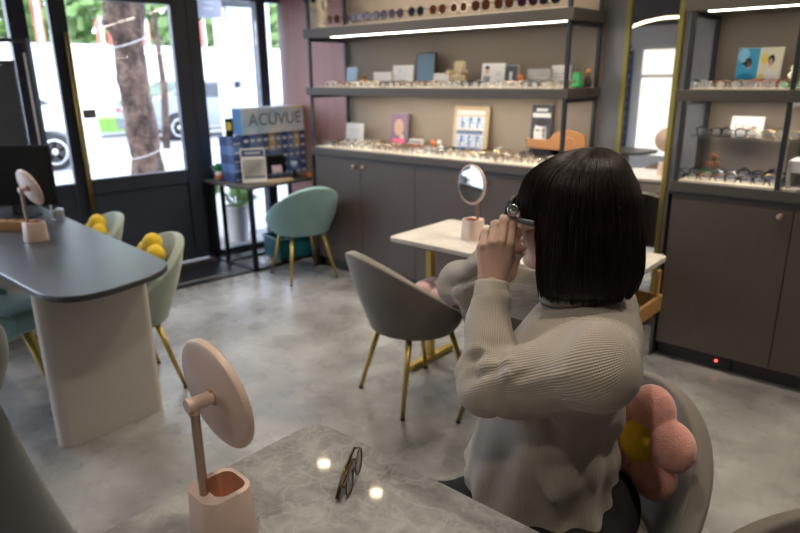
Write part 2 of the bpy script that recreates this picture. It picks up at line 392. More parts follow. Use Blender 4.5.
# ============================================================ SHELVING UNITS
SH2 = (1.335, 1.388); SH3 = (1.735, 1.80); CT = .95
def shelving(x0, x1, posts, label, led):
    t = thing('display_shelving', label, 'shelving unit', (x0, YW, 0))
    X = lambda x: x-x0; Y = lambda y: y-YW
    b = MB(); b.bb((X(x0), Y(YB-.025), CT), (X(x1), Y(YB-.003), 2.45), M['backpanel']); b.build('back_panel', t)
    for z0, z1 in (SH2, SH3, (2.20, 2.26)):
        b = MB(); b.bb((X(x0-.03), Y(YW-.012), z0), (X(x1+.012), Y(YB-.026), z1), M['shelfedge']); b.build('shelf', t, bev=.003)
    for z0, z1 in (SH2, SH3):
        b = MB(); b.bb((X(x0+.02), Y(YW+.01), z1), (X(x1-.03), Y(YB-.03), z1+.006), M['tray']); b.build('display_board', t)
    for x in posts:
        for y in (YW+.004, YB-.045):
            b = MB(); b.bb((X(x-.011), Y(y-.011), CT), (X(x+.011), Y(y+.011), 2.45), M['metal']); b.build('upright_post', t, bev=.002)
    for x in posts:
        for z in (SH2[0]-.012, SH3[0]-.012, CT+.012):
            b = MB(); b.bb((X(x-.009), Y(YW+.012), z-.01), (X(x+.009), Y(YB-.05), z+.01), M['metal']); b.build('side_rail', t)
    for z in led:
        b = MB(); b.bb((X(x0+(.07 if x1 > 0 else .24)), Y(YW+(.012 if z == SH3[0] else .11)), z-.0018), (X(x1-.03), Y(YW+(.045 if z == SH3[0] else .16)), z-.0002), M['led'] if z == SH3[0] else M['led_hidden']); b.build('led_strip', t)  # topmost strip is unseen, added to light the sunglasses below it
    return t
shelving(-3.77, -1.665, (-3.755, -1.678), 'long taupe wall shelving with a bright strip light, behind the woman', (SH3[0], SH2[0]-.0, 2.20))
shelving(-1.065, 1.3, (-1.05, -.605, .5), 'dark shelving unit at the right of the photo, beside the tall mirror', (SH3[0], SH2[0]-.0, 2.20))
# cabinets: one module = two doors
def cabinet(x0, seams, x1, label, open_left=False):
    t = thing('base_cabinet', label, 'cabinet', (x0, YW, 0), 0, None)
    X = lambda x: x-x0
    b = MB(); b.bb((X(x0+.001), .022, .085), (X(x1-.001), YB-YW-.005, .895), M['cabinet']); b.build('body', t)
    b = MB(); b.bb((X(x0), .05, 0), (X(x1), YB-YW-.02, .085), M['kick']); b.build('kickboard', t)
    ed = [x0]+seams+[x1]
    for i in range(len(ed)-1):
        b = MB(); b.bb((X(ed[i]+.002), 0, .088), (X(ed[i+1]-.002), .02, .885), M['cabinet']); dr = b.build('door', t, bev=.0015)
        kx = ed[i+1]-.05 if i % 2 == 0 else ed[i]+.045
        if len(ed) == 3 and i == 1 or i % 2 == 1: kx = ed[i]+.045
        b = MB(); b.lathe([(.006, 0), (.006, .012), (.014, .016), (.015, .024), (.011, .028), (0, .028)], M['whiteplastic'] if 0 else M['bronzepole'], (X(kx), 0, .835), 16, Matrix.Rotation(PI/2, 3, 'X'))
        b.build('knob', dr, smooth=True)
    return t
cabinet(-3.75, [-3.262], -2.745, 'two-door taupe cabinet at the window end of the long counter')
cabinet(-2.745, [-2.21], -1.665, 'two-door taupe cabinet under the blue poster, behind the small round mirror')
cabinet(-1.06, [-.52], .10, 'two-door brown cabinet at the right of the photo, under the acrylic riser')
cabinet(.10, [.70], 1.30, 'brown cabinet beyond the right edge of the photo')
for (x0, x1, lb) in ((-3.775, -1.655, 'long dark-edged counter top crowded with rows of glasses'), (-1.072, 1.3, 'dark-edged counter top on the brown cabinet at the right')):
    b = MB(); b.bb((x0, YW-.012, .90), (x1, YB-.026, CT), M['shelfedge'])
    c = tag(b.build('countertop', bev=.003), lb, 'counter')
    b = MB(); b.bb((x0+.0, YW-.004, .885), (x1, YW+.0, .9), M['kick']); b.build('painted_shadow_gap', c)  # solid dark strip, painted shade of the recess under the counter
    b = MB(); bx1 = x1-.04 if x1 < 0 else -.53
    b.bb((x0+.03, YW+.005, CT), (bx1, YB-.04, CT+.008), M['tray']); b.build('display_board', c)
# end frames beside the cabinets
for x, lb in ((-3.778, 'window'), (-1.652, 'plaster wall')):
    pass
b = MB(); b.bb((-3.79, YW-.01, 0), (-3.776, YB-.03, .90), M['shelfedge']); tag(b.build('end_panel'), 'thin dark end panel on the window side of the long cabinets', 'panel')
b = MB(); b.bb((-1.087, YW-.01, 0), (-1.073, YB-.04, .90), M['shelfedge']); tag(b.build('end_panel'), 'thin dark end panel between the tall mirror and the brown cabinet', 'panel')
# floor socket box with a red light in the kickboard
q = onz(715, 366, .045); b = MB(); b.bb((q.x-.055, YW+.03, .015), (q.x+.055, YW+.049, .08), M['metal'])
sk = tag(b.build('floor_socket_box', bev=.003), 'small dark socket box with a red light in the kickboard', 'socket')
b = MB(); b.ball((q.x-.012, YW+.029, .05), .005, emit_mat('red_indicator', (1, .05, .04), 6)); b.build('indicator_light', sk)

# ============================================================ TALL MIRROR
mx0, mx1, mz0, mz1, my = -1.528, -1.222, .06, 1.93, YB-.035
t = thing('standing_mirror', 'tall narrow mirror with a gold frame and rounded top on the plaster wall', 'mirror', (-1.375, my, 0))
out = [(x+(mx0+mx1)/2+1.375, z+(mz0+mz1)/2) for x, z in rrect(mx1-mx0, mz1-mz0, .07, 8)]
ins = [(x+(mx0+mx1)/2+1.375, z+(mz0+mz1)/2) for x, z in rrect(mx1-mx0-.050, mz1-mz0-.050, .050, 8)]
b = MB(); n = len(out)
vs = [(x, -.012, z) for x, z in out]+[(x, -.012, z) for x, z in ins]+[(x, .03, z) for x, z in out]+[(x, .03, z) for x, z in ins]
b.add(vs, [(i, (i+1) % n, n+(i+1) % n, n+i) for i in range(n)]+[(2*n+(i+1) % n, 2*n+i, 3*n+i, 3*n+(i+1) % n) for i in range(n)]+
      [(i, 2*n+i, 2*n+(i+1) % n, (i+1) % n) for i in range(n)]+[(n+i, n+(i+1) % n, 3*n+(i+1) % n, 3*n+i) for i in range(n)], M['oliveg'])
b.build('mirror_frame', t)
b = MB(); b.prism([(x, z) for x, z in ins], 0, .006, M['mirror'], Matrix(((1, 0, 0), (0, 0, 1), (0, 1, 0)))); b.build('mirror_glass', t)

# backlit cabinets on the wall behind the camera (seen in the mirror)
def mir(px, py, yy=-1.45):
    q = ony(px, py, 2*(my)-yy); return q
t = thing('backlit_cabinet', 'tall pale cabinet with glowing white panels, seen only in the tall mirror', 'cabinet', (-3.6, -1.69, 0))
A = mir(643, 50); B_ = mir(679, 74); C_ = mir(638, 78); D_ = mir(676, 157)
def mp(q): return Vector((q.x+3.6, .20, q.z))
xl = A.x+3.6
b = MB(); b.bb((xl-.55, .0, .0), (xl+1.25, .18, 2.05), M['warmgrey']); b.build('body', t)
for (z0, z1) in ((max(.02, D_.z), C_.z), (B_.z, A.z)):
    for k in range(2):
        b = MB(); b.bb((xl+k*.62, .18, z0), (xl+.56+k*.62, .20, z1), M['litpanel']); b.build('glowing_panel', t)
b = MB(); b.bb((xl-.42, .18, max(.05, D_.z)), (xl-.14, .19, A.z), mat('navy_lattice', (.01, .02, .04), .5)); pf = b.build('dark_lattice_panel', t)
b = MB()
for k in range(14):
    for j in range(3): b.bb((xl-.39+j*.085, .19, .15+k*.125), (xl-.34+j*.085, .193, .20+k*.125), mat('lattice_dot', (.10, .16, .26), .5) if k == 0 and j == 0 else bpy.data.materials['lattice_dot'])
b.build('lattice_dots', pf)
# curved cove light over the room
vyy = 2*my+.45; arc = []
for px, py in ((596, 50), (610, 38), (620, 32), (631, 27), (643, 22.5), (655, 19.5), (667, 17.5), (678, 17), (690, 18), (702, 21), (716, 27)):
    q = ony(px, py, vyy); arc.append((q.x, -.45, q.z))
t = thing('curved_light_bar', 'thin curved warm light bar hung from the ceiling, seen only in the tall mirror', 'light', arc[5])
A0 = Vector(arc[5])
b = MB(); b.tube([Vector(p)-A0 for p in arc], .011, emit_mat('curved_bar_glow', (1.0, .82, .55), 3.0), 8); b.build('light_tube', t, smooth=True)
for k in (1, 9):
    b = MB(); b.tube([Vector(arc[k])-A0, Vector((arc[k][0], -.45, ZC))-A0], .003, M['metal'], 6); b.build('hanging_wire', t)

# ============================================================ TABLES
def sled(b, x0, x1, y, z1, m, r=.014): pass
# near grey marble table
t = thing('marble_table', 'grey marble table in the foreground with folded glasses and a pink mirror on it', 'table', (-.40, .34, 0))
b = MB(); b.prism(round_poly([(-.585, -.46), (.62, -.46), (.62, .482), (-.585, .482)], [.03, .03, .03, .055]), .708, .73, M['marble_grey']); b.build('tabletop', t, bev=.004)
for sx in (-.45, .50):
    b = MB(); b.tube([(sx, -.34, 0.012), (sx, -.34, .70), (sx, .36, .70), (sx, .36, .012)], .014, M['goldpaint'], 10); b.tube([(sx, -.34, .014), (sx, .36, .014)], .014, M['goldpaint'], 10); b.build('leg_frame', t, smooth=True)
# middle white marble table
t = thing('marble_table', 'cream marble table with gold legs beside the woman, in front of the long cabinets', 'table', (-1.44, 2.42, 0))
b = MB(); b.prism(round_poly([(-.56, -.245), (.585, -.245), (.585, .25), (-.56, .25)], [.03]*4), .705, .73, M['marble_white']); b.build('tabletop', t, bev=.005)
b = MB(); b.prism(round_poly([(-.52, -.21), (.545, -.21), (.545, .215), (-.52, .215)], [.03]*4), .690, .705, M['shelfedge']); b.build('under_panel', t)
for sx in (-.51, .53):
    b = MB(); b.box((sx, 0.02, .355), (.035, .035, .67), M['goldpaint'])
    b.box((sx, .02, .02), (.035, .36, .03), M['goldpaint'])
    for y in (-.14, .18): b.cyl((sx, y, 0), (sx, y, .006), .014, M['rubber'])
    b.build('leg_frame', t, bev=.003)
q0 = onz(612, 322, .52)
b = MB(); bx = mat('teal_booklet', (.10, .32, .32), .6)
t2 = thing('wooden_drawer_tray', 'open wooden tray hung under the right end of the cream table', 'tray', (-.98, 2.45, .50))
b = MB(); b.bb((-.16, -.15, 0), (.14, .16, .01), M['wood']); b.bb((.125, -.15, 0), (.14, .16, .075), M['wood']); b.bb((-.16, -.15, 0), (-.145, .16, .075), M['wood'])
b.bb((-.145, -.15, 0), (.125, -.137, .075), M['wood']); b.bb((-.145, .147, 0), (.125, .16, .075), M['wood'])
b.build('tray_body', t2, bev=.002)
for sx in (-.15, .13):
    b = MB(); b.bb((sx-.006, .10, .075), (sx+.006, .13, .19), M['wood']); b.build('hanger', t2)
b = MB(); b.bb((-1.08, 2.36, .512), (-.90, 2.52, .545), bx); tag(b.build('booklet', bev=.002), 'teal booklet lying in the wooden tray under the cream table', 'booklet')
# left slate table with a wide panel foot
t = thing('slate_table', 'long slate-grey table with a rounded end by the window on the left', 'table', (-2.59, 1.02, 0))
out = round_poly([(-2.21, .755), (-2.335, 1.27), (-4.32, 1.425), (-4.32, .755)], [.26, .18, .06, .06], 12)
b = MB(); b.prism([(x+2.59, y-1.02) for x, y in out], .705, .73, M['slate']); b.build('tabletop', t, bev=.006, seg=3)
for k, xx in enumerate((-.025, -1.45)):
    b = MB(); b.prism([(x+xx, y) for x, y in rrect(.10, .455, .045, 6)], 0, .705, M['warmgrey']); o = b.build('foot_panel', t); smooth_by_angle(o, .5)
# black side table with the lens boxes
TL = (-4.31, 3.17)
t = thing('side_table', 'small black-framed table by the window loaded with contact lens boxes', 'table', (TL[0], TL[1], 0), 0)
hw, hd_ = .31, .36
b = MB(); b.bb((-hw-.01, -hd_-.01, .65), (hw+.01, hd_+.01, .67), M['shelfedge']); b.build('tabletop', t, bev=.003)
for sx in (-1, 1):
    for sy in (-1, 1):
        b = MB(); b.bb((sx*(hw-.02)-.016, sy*(hd_-.02)-.016, 0), (sx*(hw-.02)+.016, sy*(hd_-.02)+.016, .65), M['black']); b.build('leg', t, bev=.002)
for a_, b_ in (((-hw, -hd_, 0), (hw, -hd_+.03, .022)), ((-hw, hd_-.03, 0), (hw, hd_, .022)), ((hw-.035, -hd_, 0), (hw-.005, hd_, .022)), ((-hw+.005, -hd_, 0), (-hw+.035, hd_, .022)), ((-.1, -hd_, 0), (-.07, hd_, .022))):
    b = MB(); b.bb(a_, b_, M['black']); b.build('stretcher', t)
for x in (-.085,):
    for sy in (-1, 1):
        b = MB(); b.bb((x-.013, sy*(hd_-.02)-.013, 0), (x+.013, sy*(hd_-.02)+.013, .65), M['black']); b.build('leg', t)

# ============================================================ CHAIRS (shell chairs on splayed gold legs)
def make_chair(label, vm, h=.74, w=.275, seat_z=.45, group=None, lift=.09, legs=.195):
    t = thing('shell_chair', label, 'chair', (0, 0, 0), 0, group)
    b = MB(); NT, NV = 36, 9
    vs = []
    for i in range(NT+1):
        th = -1.95+3.9*i/NT                      # 0 = back
        c = max(0, math.cos(th/1.95*PI/2))
        ztop = seat_z+.02+(h-seat_z-.02)*c**1.1
        for j in range(NV+1):
            v = j/NV
            z = (seat_z-lift)+(ztop-(seat_z-lift))*v
            rr = .74+.28*math.sin(min(1, v*1.15)*PI/2)
            lean = .05*v*v*c
            x = -(w*.96*rr)*math.cos(th)-lean; y = w*rr*math.sin(th)
            vs.append((x, y, z))
    fs = [(i*(NV+1)+j, (i+1)*(NV+1)+j, (i+1)*(NV+1)+j+1, i*(NV+1)+j+1) for i in range(NT) for j in range(NV)]
    b.add(vs, fs, vm); sh = b.build('backrest', t, smooth=True, solid=.042, sub=1)
    bv = sh.modifiers.new('r', 'BEVEL'); bv.width = .016; bv.segments = 3; bv.limit_method = 'ANGLE'; bv.angle_limit = 1.0
    sh.modifiers.move(2, 1)
    b = MB(); R_ = w*.93
    prof = [(0, seat_z-.10), (R_*.72, seat_z-.095), (R_*.90, seat_z-.06), (R_*.93, seat_z-.02), (R_*.90, seat_z+.005), (R_*.75, seat_z+.018), (0, seat_z+.024)]
    b.lathe(prof, vm, (.035, 0, 0), 32, None, 1.04, .93); b.build('seat', t, smooth=True)
    for sx in (-1, 1):
        for sy in (-1, 1):
            b = MB(); b.tube([(sx*.11+.01, sy*.12, seat_z-.09), (sx*legs+.01, sy*legs*.95, .008)], [.015, .0095], M['goldpaint'], 12); lg = b.build('leg', t, smooth=True)
            b = MB(); b.cyl((sx*legs+.01, sy*legs*.95, 0), (sx*legs+.01, sy*legs*.95, .012), .011, M['rubber'], seg=12); b.build('foot_tip', lg)
    return t
def place(o, x, y, a): o.location = (x, y, 0); o.rotation_euler = (0, 0, a); return o
place(make_chair('taupe velvet chair with its back to the viewer, pink cushion on its seat', M['vgrey'], .745, .248), -1.787, 2.104, 1.30)
place(make_chair('taupe velvet chair at the cream table, hidden behind the woman and her sleeve', M['vgrey'], .74, .245), -1.25, 2.18, 1.45)
place(make_chair('taupe velvet chair on the cabinet side of the cream table, seen in the tall mirror', M['vgrey'], .74, .245), -1.50, 2.97, -1.5)
place(make_chair('taupe velvet chair the woman sits on, holding a pink flower cushion', M['vgrey'], .755, .25), -.539, 1.19, -1.80)
place(make_chair('dark taupe chair with only its rim showing at the bottom right corner', M['vgrey'], .75, .25), -.025, .955, -1.97)
place(make_chair('pale teal chair beside the black side table, by the cabinets', M['vteal'], .725, .243), -3.64, 3.00, 2.85)
place(make_chair('sage green chair with yellow cushion nearest the rounded end of the slate table', M['vsage'], .74, .25), -2.893, 1.262, -1.72)
place(make_chair('sage green chair with yellow cushion next to the long brass door handle', M['vsage'], .72, .245), -3.70, 1.36, -1.72)
place(make_chair('pale teal chair tucked under the near side of the slate table', M['vteal'], .70, .25), -3.25, .80, 1.3)
# dark armchair cropped by the left edge
# dark upholstered armchair cropped by the left edge
def left_armchair():
    o_ = Vector((-1.975, .19, 0))
    t = thing('armchair', 'dark grey upholstered armchair cut off by the left edge of the photo', 'chair', tuple(o_), .72)
    b = MB(); vs = []; NT = 30; NV = 10
    for i in range(NT+1):
        th = -2.0+4.0*i/NT; c = max(0, math.cos(th/2*PI/2))
        for j in range(NV+1):
            v = j/NV; z = .63+(.04+.27*c**.6)*v; r = .245+.055*math.sin(v*PI)
            vs.append((r*math.cos(th), r*math.sin(th), z))
    b.add(vs, [(i*(NV+1)+j, (i+1)*(NV+1)+j, (i+1)*(NV+1)+j+1, i*(NV+1)+j+1) for i in range(NT) for j in range(NV)], M['vdark'])
    b.build('backrest', t, smooth=True, solid=.035, sub=1)
    b = MB(); b.lathe([(.415, .0), (.41, .02), (.335, .29), (.265, .60), (.24, .63), (0, .64)], M['vdark'], (0, 0, 0), 36); b.build('base', t, smooth=True)
    b = MB(); b.tube([(.414*math.cos(a), .414*math.sin(a), .02) for a in [2*PI*k/40 for k in range(40)]], .004, M['vdark'], 6, closed=True); b.build('base_trim', t, smooth=True)
left_armchair()

def flower(name, label, cat, R, pos, nrm, pm, cm, spin=0, group=None, squash=.42):
    nrm = Vector(nrm).normalized(); up = Vector((0, 0, 1)); u = up.cross(nrm).normalized(); w = nrm.cross(u)
    t = thing(name, label, cat, pos, 0, group)
    Rm = np.array(frame(u, w, nrm))
    pc = [(.56*R*math.cos(spin+2*PI*k/5), .60*R*math.sin(spin+2*PI*k/5), 0) for k in range(5)]
    def fn(P):
        q = P@Rm; d = None
        for c in pc:
            e = ell_d(q, c, (R*.45, R*.45, R*squash)); d = e if d is None else smin(d, e, .005)
        return smin(d, ell_d(q, (0, 0, 0), (R*.4, R*.4, R*squash*.75)), .01)
    s = R*1.12
    sdf_obj('petals', [(fn, (-s, -s, -s), (s, s, s), R/24)], pm, t)
    def fc(P): return ell_d(P@Rm, (0, 0, R*squash*.55), (R*.40, R*.40, R*squash*.62))
    if cm: sdf_obj('flower_centre', [(fc, (-s, -s, -s), (s, s, s), R/22)], cm, t)
    return t
flower('flower_cushion', 'pink flower cushion with a yellow centre behind the seated woman', 'cushion', .122, (-.408, 1.26, .70), (-.38, -.92, .16), M['plush_pink'], M['plush_yel'], .30, squash=.30)
flower('flower_cushion', 'pale rose cushion lying on the seat of the turned-away taupe chair', 'cushion', .14, (-1.70, 2.22, .495), (.1, .2, 1), M['plush_rose'], M['paper'], .2, squash=.38)
flower('flower_cushion', 'yellow flower cushion on the sage chair nearest the rounded table end', 'cushion', .115, (-2.88, 1.42, .635), (-.15, -.97, .25), M['plush_yel'], None, .31, squash=.40)
flower('flower_cushion', 'yellow flower cushion on the far sage chair by the brass door handle', 'cushion', .115, (-3.69, 1.51, .605), (-.15, -.97, .25), M['plush_yel'], None, .31, squash=.40)

# ============================================================ ROUND DESK MIRRORS
def desk_mirror(label, pos, rz, tilt, disc_yaw=0,  R=.092, base_r=.046, bh=.092, jz=.25):
    """local +X = the direction the mirror face looks"""
    t = thing('desk_mirror', label, 'mirror', pos, rz)
    b = MB(); w = base_r
    def ring(s, z): return [(x, y, z) for x, y in rrect(2*w*s, 2*w*s, w*.62*s, 5)]
    n = len(ring(1, 0)); rs = [ring(1.04, 0), ring(1.06, .004), ring(1.0, bh*.6), ring(.96, bh-.004), ring(.94, bh), ring(.86, bh)]
    vs = sum(rs, []); b.add(vs, [(k*n+i, k*n+(i+1) % n, (k+1)*n+(i+1) % n, (k+1)*n+i) for k in range(len(rs)-1) for i in range(n)]+[tuple(range(n-1, -1, -1))], M['blush'])
    cup = b.build('base_cup', t); smooth_by_angle(cup, .7)
    # hollow tray on the face side, solid deck carrying the pole
    b = MB(); o1 = [(x+.006, y) for x, y in rrect(1.5*w*.94, 1.5*w*.94, w*.5, 5)]
    top = [(x, y, bh-.0005) for x, y in rrect(2*w*.87, 2*w*.87, w*.62*.87, 5)]
    inn = [(x*1.0+w*.18, y, bh-.0005) for x, y in rrect(2*w*.62, 2*w*.70, w*.40, 5)]
    low = [(x, y, bh-.05) for x, y, z in inn]
    b.add(top+inn, [(i, (i+1) % n, n+(i+1) % n, n+i) for i in range(n)], M['blush'])
    b.build('deck', cup)
    b = MB(); b.add(inn+low, [(i, (i+1) % n, n+(i+1) % n, n+i) for i in range(n)]+[tuple(range(n, 2*n))], M['blush_in']); b.build('cup_inside', cup)
    px_ = -w*.60
    b = MB(); b.cyl((px_, 0, bh-.002), (px_, 0, jz), .0075, M['bronzepole']); b.build('pole', t, smooth=False); 
    b = MB(); b.tube([(px_-.012, 0, jz), (px_+.030, 0, jz)], .0115, M['blush'], 18); j = b.build('joint', t); smooth_by_angle(j, .6)
    b = MB(); b.tube([(px_-.001, 0, jz-.016), (px_-.001, 0, jz)], .0095, M['blush'], 14); b.build('joint_collar', j)
    mt = Matrix.Rotation(disc_yaw, 3, 'Z') @ Matrix.Rotation(PI/2-tilt, 3, 'Y')
    c = Vector((px_+.026, 0, jz))+mt @ Vector((0, 0, .006))
    b = MB(); b.lathe([(.002, 0), (R-.007, 0), (R-.002, .003), (R, .008), (R-.001, .013), (R-.004, .0155), (R-.009, .016), (R-.009, .0145), (0, .0145)], M['blush'], c, 56, mt)
    d = b.build('mirror_disc', t); smooth_by_angle(d, .6)
    b = MB(); b.lathe([(R-.0095, .0150), (0, .0152)], M['mirror'], c, 48, mt); b.build('mirror_face', d)
    b = MB(); b.box(c+mt @ Vector((0, 0, -.002)), (.028, .009, .004), M['blush_in'], mt); b.build('hinge_slot', d)
    return t
desk_mirror('pink desk mirror seen from behind, large in the foreground', (-.826, .474, .7301), math.radians(87), math.radians(8), R=.096, jz=.254)
desk_mirror('pink desk mirror on the slate table, in front of the black monitor', (-3.27, 1.06, .7301), math.radians(95), math.radians(18))
desk_mirror('pink desk mirror with its glass showing, on the cream marble table', (-1.665, 2.40, .7301), math.radians(-103), math.radians(2), jz=.255)

# ============================================================ SPECTACLES
def specs_mesh(fm, lm, shape=2.6, a=.025, bq=.020, tr=.0016, folded=False, ts=.0022, lift=0, solid_lens=True):
    """front in the local YZ plane facing +X, temples towards -X; returns (frame MB, lens MB)"""
    f = MB(); l = MB(); g = .0095+a
    for s in (-1, 1):
        pts = []
        for k in range(20):
            th = 2*PI*k/20; c_, s_ = math.cos(th), math.sin(th)
            pts.append((0, s*g+a*math.copysign(abs(c_)**(2/shape), c_), bq*math.copysign(abs(s_)**(2/shape), s_)))
        f.tube(pts, tr, fm, 6, closed=True)
        n = len(pts); l.add([(-.0004, p[1], p[2]) for p in pts]+[(.0006, p[1], p[2]) for p in pts], [tuple(range(n-1, -1, -1)), tuple(range(n, 2*n))], lm)
        e = s*(g+a)
        if folded:
            sgn = -s; off = -.010-.006*(s > 0)
            f.tube([(0, e, .010), (-.006, e+s*.004, .011), (off, e+s*.003, .010), (off, e-s*.085, .008), (off, e-s*.125, -.014)], [tr*1.2, tr*1.3, ts, ts, ts*1.2], fm, 6)
        else:
            f.tube([(0, e, .010), (-.006, e+s*.004, .011), (-.09, e+s*.006, .010), (-.135, e+s*.002, -.016)], [tr*1.2, tr*1.3, ts, ts*1.1], fm, 6)
    f.tube([(0, -.0105, .006), (.002, -.004, .010), (.002, .004, .010), (0, .0105, .006)], tr*1.1, fm, 6)
    return f, l
# the pair on the grey table: folded, standing on its lenses
t = thing('eyeglasses', 'folded dark-rimmed eyeglasses standing on the grey marble table', 'eyeglasses', (-.755, .715, .753), math.radians(31))
fm = mat('dark_gold_rim', (.10, .065, .03), .3, .7)
f, l = specs_mesh(fm, M['lens'], 2.1, .0250, .0225, .0016, folded=True, ts=.0032)
f.build('frame', t, smooth=True); l.build('lenses', t)

def pair(name, fm, lm, **k):
    f, l = specs_mesh(fm, lm, **k)
    return f, l
cols = dict(silver=mat('silver_wire', (.70, .70, .70), .25, 1), gold=mat('pale_gold_wire', (.75, .60, .35), .25, 1), black=mat('black_acetate', (.015, .015, .02), .25), tort=mat('brown_acetate', (.18, .08, .03), .25), clear=mat('clear_acetate', (.70, .66, .60), .2), red=mat('red_acetate', (.45, .05, .04), .3), blue=mat('blue_reflective', (.20, .35, .60), .15, .6))
demo = mat('demo_lens', (.60, .63, .66), .06, 0, alpha=.22)
demo_w = mat('white_demo_lens', (.85, .85, .83), .15)
protos = {}
def specs_proto(cn, lm, **k):
    f, l = specs_mesh(cols[cn], lm, **k); f.add(l.v, l.f, lm)
    o = f.build('eyeglasses', None, smooth=False); COL.objects.unlink(o); return o
for cn in ('silver', 'gold', 'black', 'tort', 'clear', 'red'): protos[cn] = specs_proto(cn, demo, shape=2.3+.5*(cn in ('black', 'red')), tr=.0018+.0012*(cn in ('black', 'tort', 'clear', 'red')))
words = dict(silver='silver wire', gold='gold wire', black='black', tort='brown', clear='clear-rimmed', red='red')
def row(x0, x1, n, y, z, where, pool, ang=0, tilt=.35, jit=.12):
    for i in range(n):
        cn = pool[int(rng.integers(len(pool)))]
        o = protos[cn].copy(); COL.objects.link(o)
        o.location = (x0+(x1-x0)*(i+.5)/n+rng.uniform(-.006, .006), y+rng.uniform(-.008, .008), z+.0155)
        o.rotation_euler = (0, rng.uniform(.08, .16), -PI/2+ang+rng.uniform(-jit, jit))
        tag(o, words[cn]+' eyeglasses '+where, 'eyeglasses', words[cn]+' eyeglasses '+where)
zc = CT+.008
P1 = ['silver', 'black', 'gold', 'clear', 'tort', 'black', 'silver']
for k, wh in enumerate(('in the front row on the long counter', 'in the second row on the long counter', 'in the third row on the long counter', 'in the rear row on the long counter')):
    row(-3.70, -1.74, 15, YW+.045+.080*k, zc, wh, P1, jit=.35)
z2 = SH2[1]+.006
row(-3.68, -1.72, 14, YW+.07, z2, 'in the front row on the shelf under the strip light', ['silver', 'black', 'clear', 'tort', 'gold'], jit=.2)
row(-3.66, -1.70, 14, YW+.13, z2, 'in the middle row on the shelf under the strip light', ['silver', 'black', 'clear', 'tort', 'gold'], jit=.4)
row(-3.68, -1.72, 14, YW+.19, z2, 'in the rear row on the shelf under the strip light', ['silver', 'black', 'clear', 'tort', 'gold'], jit=.2)
row(-1.09, -.56, 4, YW+.07, z2, 'in the front row on the right-hand shelf', ['red', 'tort', 'silver'], jit=.2)
row(-1.09, -.56, 4, YW+.16, z2, 'in the middle row on the right-hand shelf', ['black', 'silver', 'red'], jit=.2)
row(-1.00, -.62, 3, YW+.25, z2, 'in the rear row on the right-hand shelf', ['black', 'tort', 'silver'], jit=.2)
# right-hand counter: board, blue mat, riser
b = MB(); b.bb((-.98, YW+.15, zc), (-.56, YW+.38, zc+.004), mat('royal_blue_mat', (.02, .02, .22), .7)); tag(b.build('display_mat'), 'royal blue mat under the glasses on the right-hand counter', 'mat')
row(-1.08, -.60, 4, YW+.06, zc, 'in the front row on the right-hand counter', ['tort', 'gold', 'black'], jit=.3)
row(-1.04, -.58, 4, YW+.15, zc+.004, 'in the second row on the right-hand counter', ['black', 'silver', 'gold'], jit=.3)
row(-.96, -.58, 3, YW+.24, zc+.006, 'in the rear row on the blue mat', ['black', 'black', 'silver'], jit=.2)
t = thing('acrylic_riser', 'clear acrylic riser on the right-hand counter carrying a row of glasses', 'display stand', (-.80, YW+.22, zc+.004))
b = MB(); b.bb((-.235, -.12, .20), (.235, .12, .206), M['acrylic']); b.build('top_sheet', t)
for x in (-.20, .20):
    b = MB(); b.bb((x-.003, -.11, 0), (x+.003, .11, .20), M['acrylic']); b.build('side_sheet', t)
row(-1.02, -.58, 4, YW+.17, zc+.210, 'on top of the clear acrylic riser', ['black', 'gold', 'silver', 'blue'] if 0 else ['black', 'gold', 'silver'], jit=.15)

# sunglasses standing on little clear stands along the upper shelf
sun_lm = [mat('plum_lens', (.030, .008, .028), .1), mat('brown_lens', (.06, .020, .008), .1), mat('smoke_lens', (.008, .009, .018), .1)]
names_ = ['amber', 'dark plum', 'deep plum', 'violet-black', 'violet', 'black', 'rust brown', 'dark brown', 'cream-framed', 'round black-brown', 'purple', 'glossy black', 'narrow black']
z3 = SH3[1]+.006
sx_ = [333, 349, 363.5, 380, 396, 416, 437.5, 458.5, 480.5, 503.5, 527, 549]
for i, px in enumerate(sx_):
    q = ony(px, 12, YW+.07)
    fmn = cols['tort'] if i in (0, 6, 7) else cols['black']; lm = sun_lm[(0, 1, 2)[(1, 0, 0, 0, 0, 2, 1, 1, 1, 1, 0, 2)[i]]]
    if i == 7: fmn = cols['clear']
    f, l = specs_mesh(fmn, lm, shape=2.5, a=.0255, bq=.0265, tr=.0028, ts=.003)
    t = thing('sunglasses', names_[i]+' sunglasses, number %s from the window end on the top shelf' % ['one', 'two', 'three', 'four', 'five', 'six', 'seven', 'eight', 'nine', 'ten', 'eleven', 'twelve'][i], 'sunglasses', (q.x, YW+.07, z3+.052), -PI/2+.05)
    f.build('frame', t, smooth=True); l.build('lenses', t)
    s = thing('sunglasses_stand', 'small clear stand under the %s sunglasses on the top shelf' % names_[i], 'stand', (q.x, YW+.085, z3))
    b = MB(); b.lathe([(.020, 0), (.020, .003), (.006, .005), (.005, .030), (.012, .034), (.012, .036), (0, .036)], M['acrylic'], (0, 0, 0), 14); b.build('pedestal', s, smooth=True)

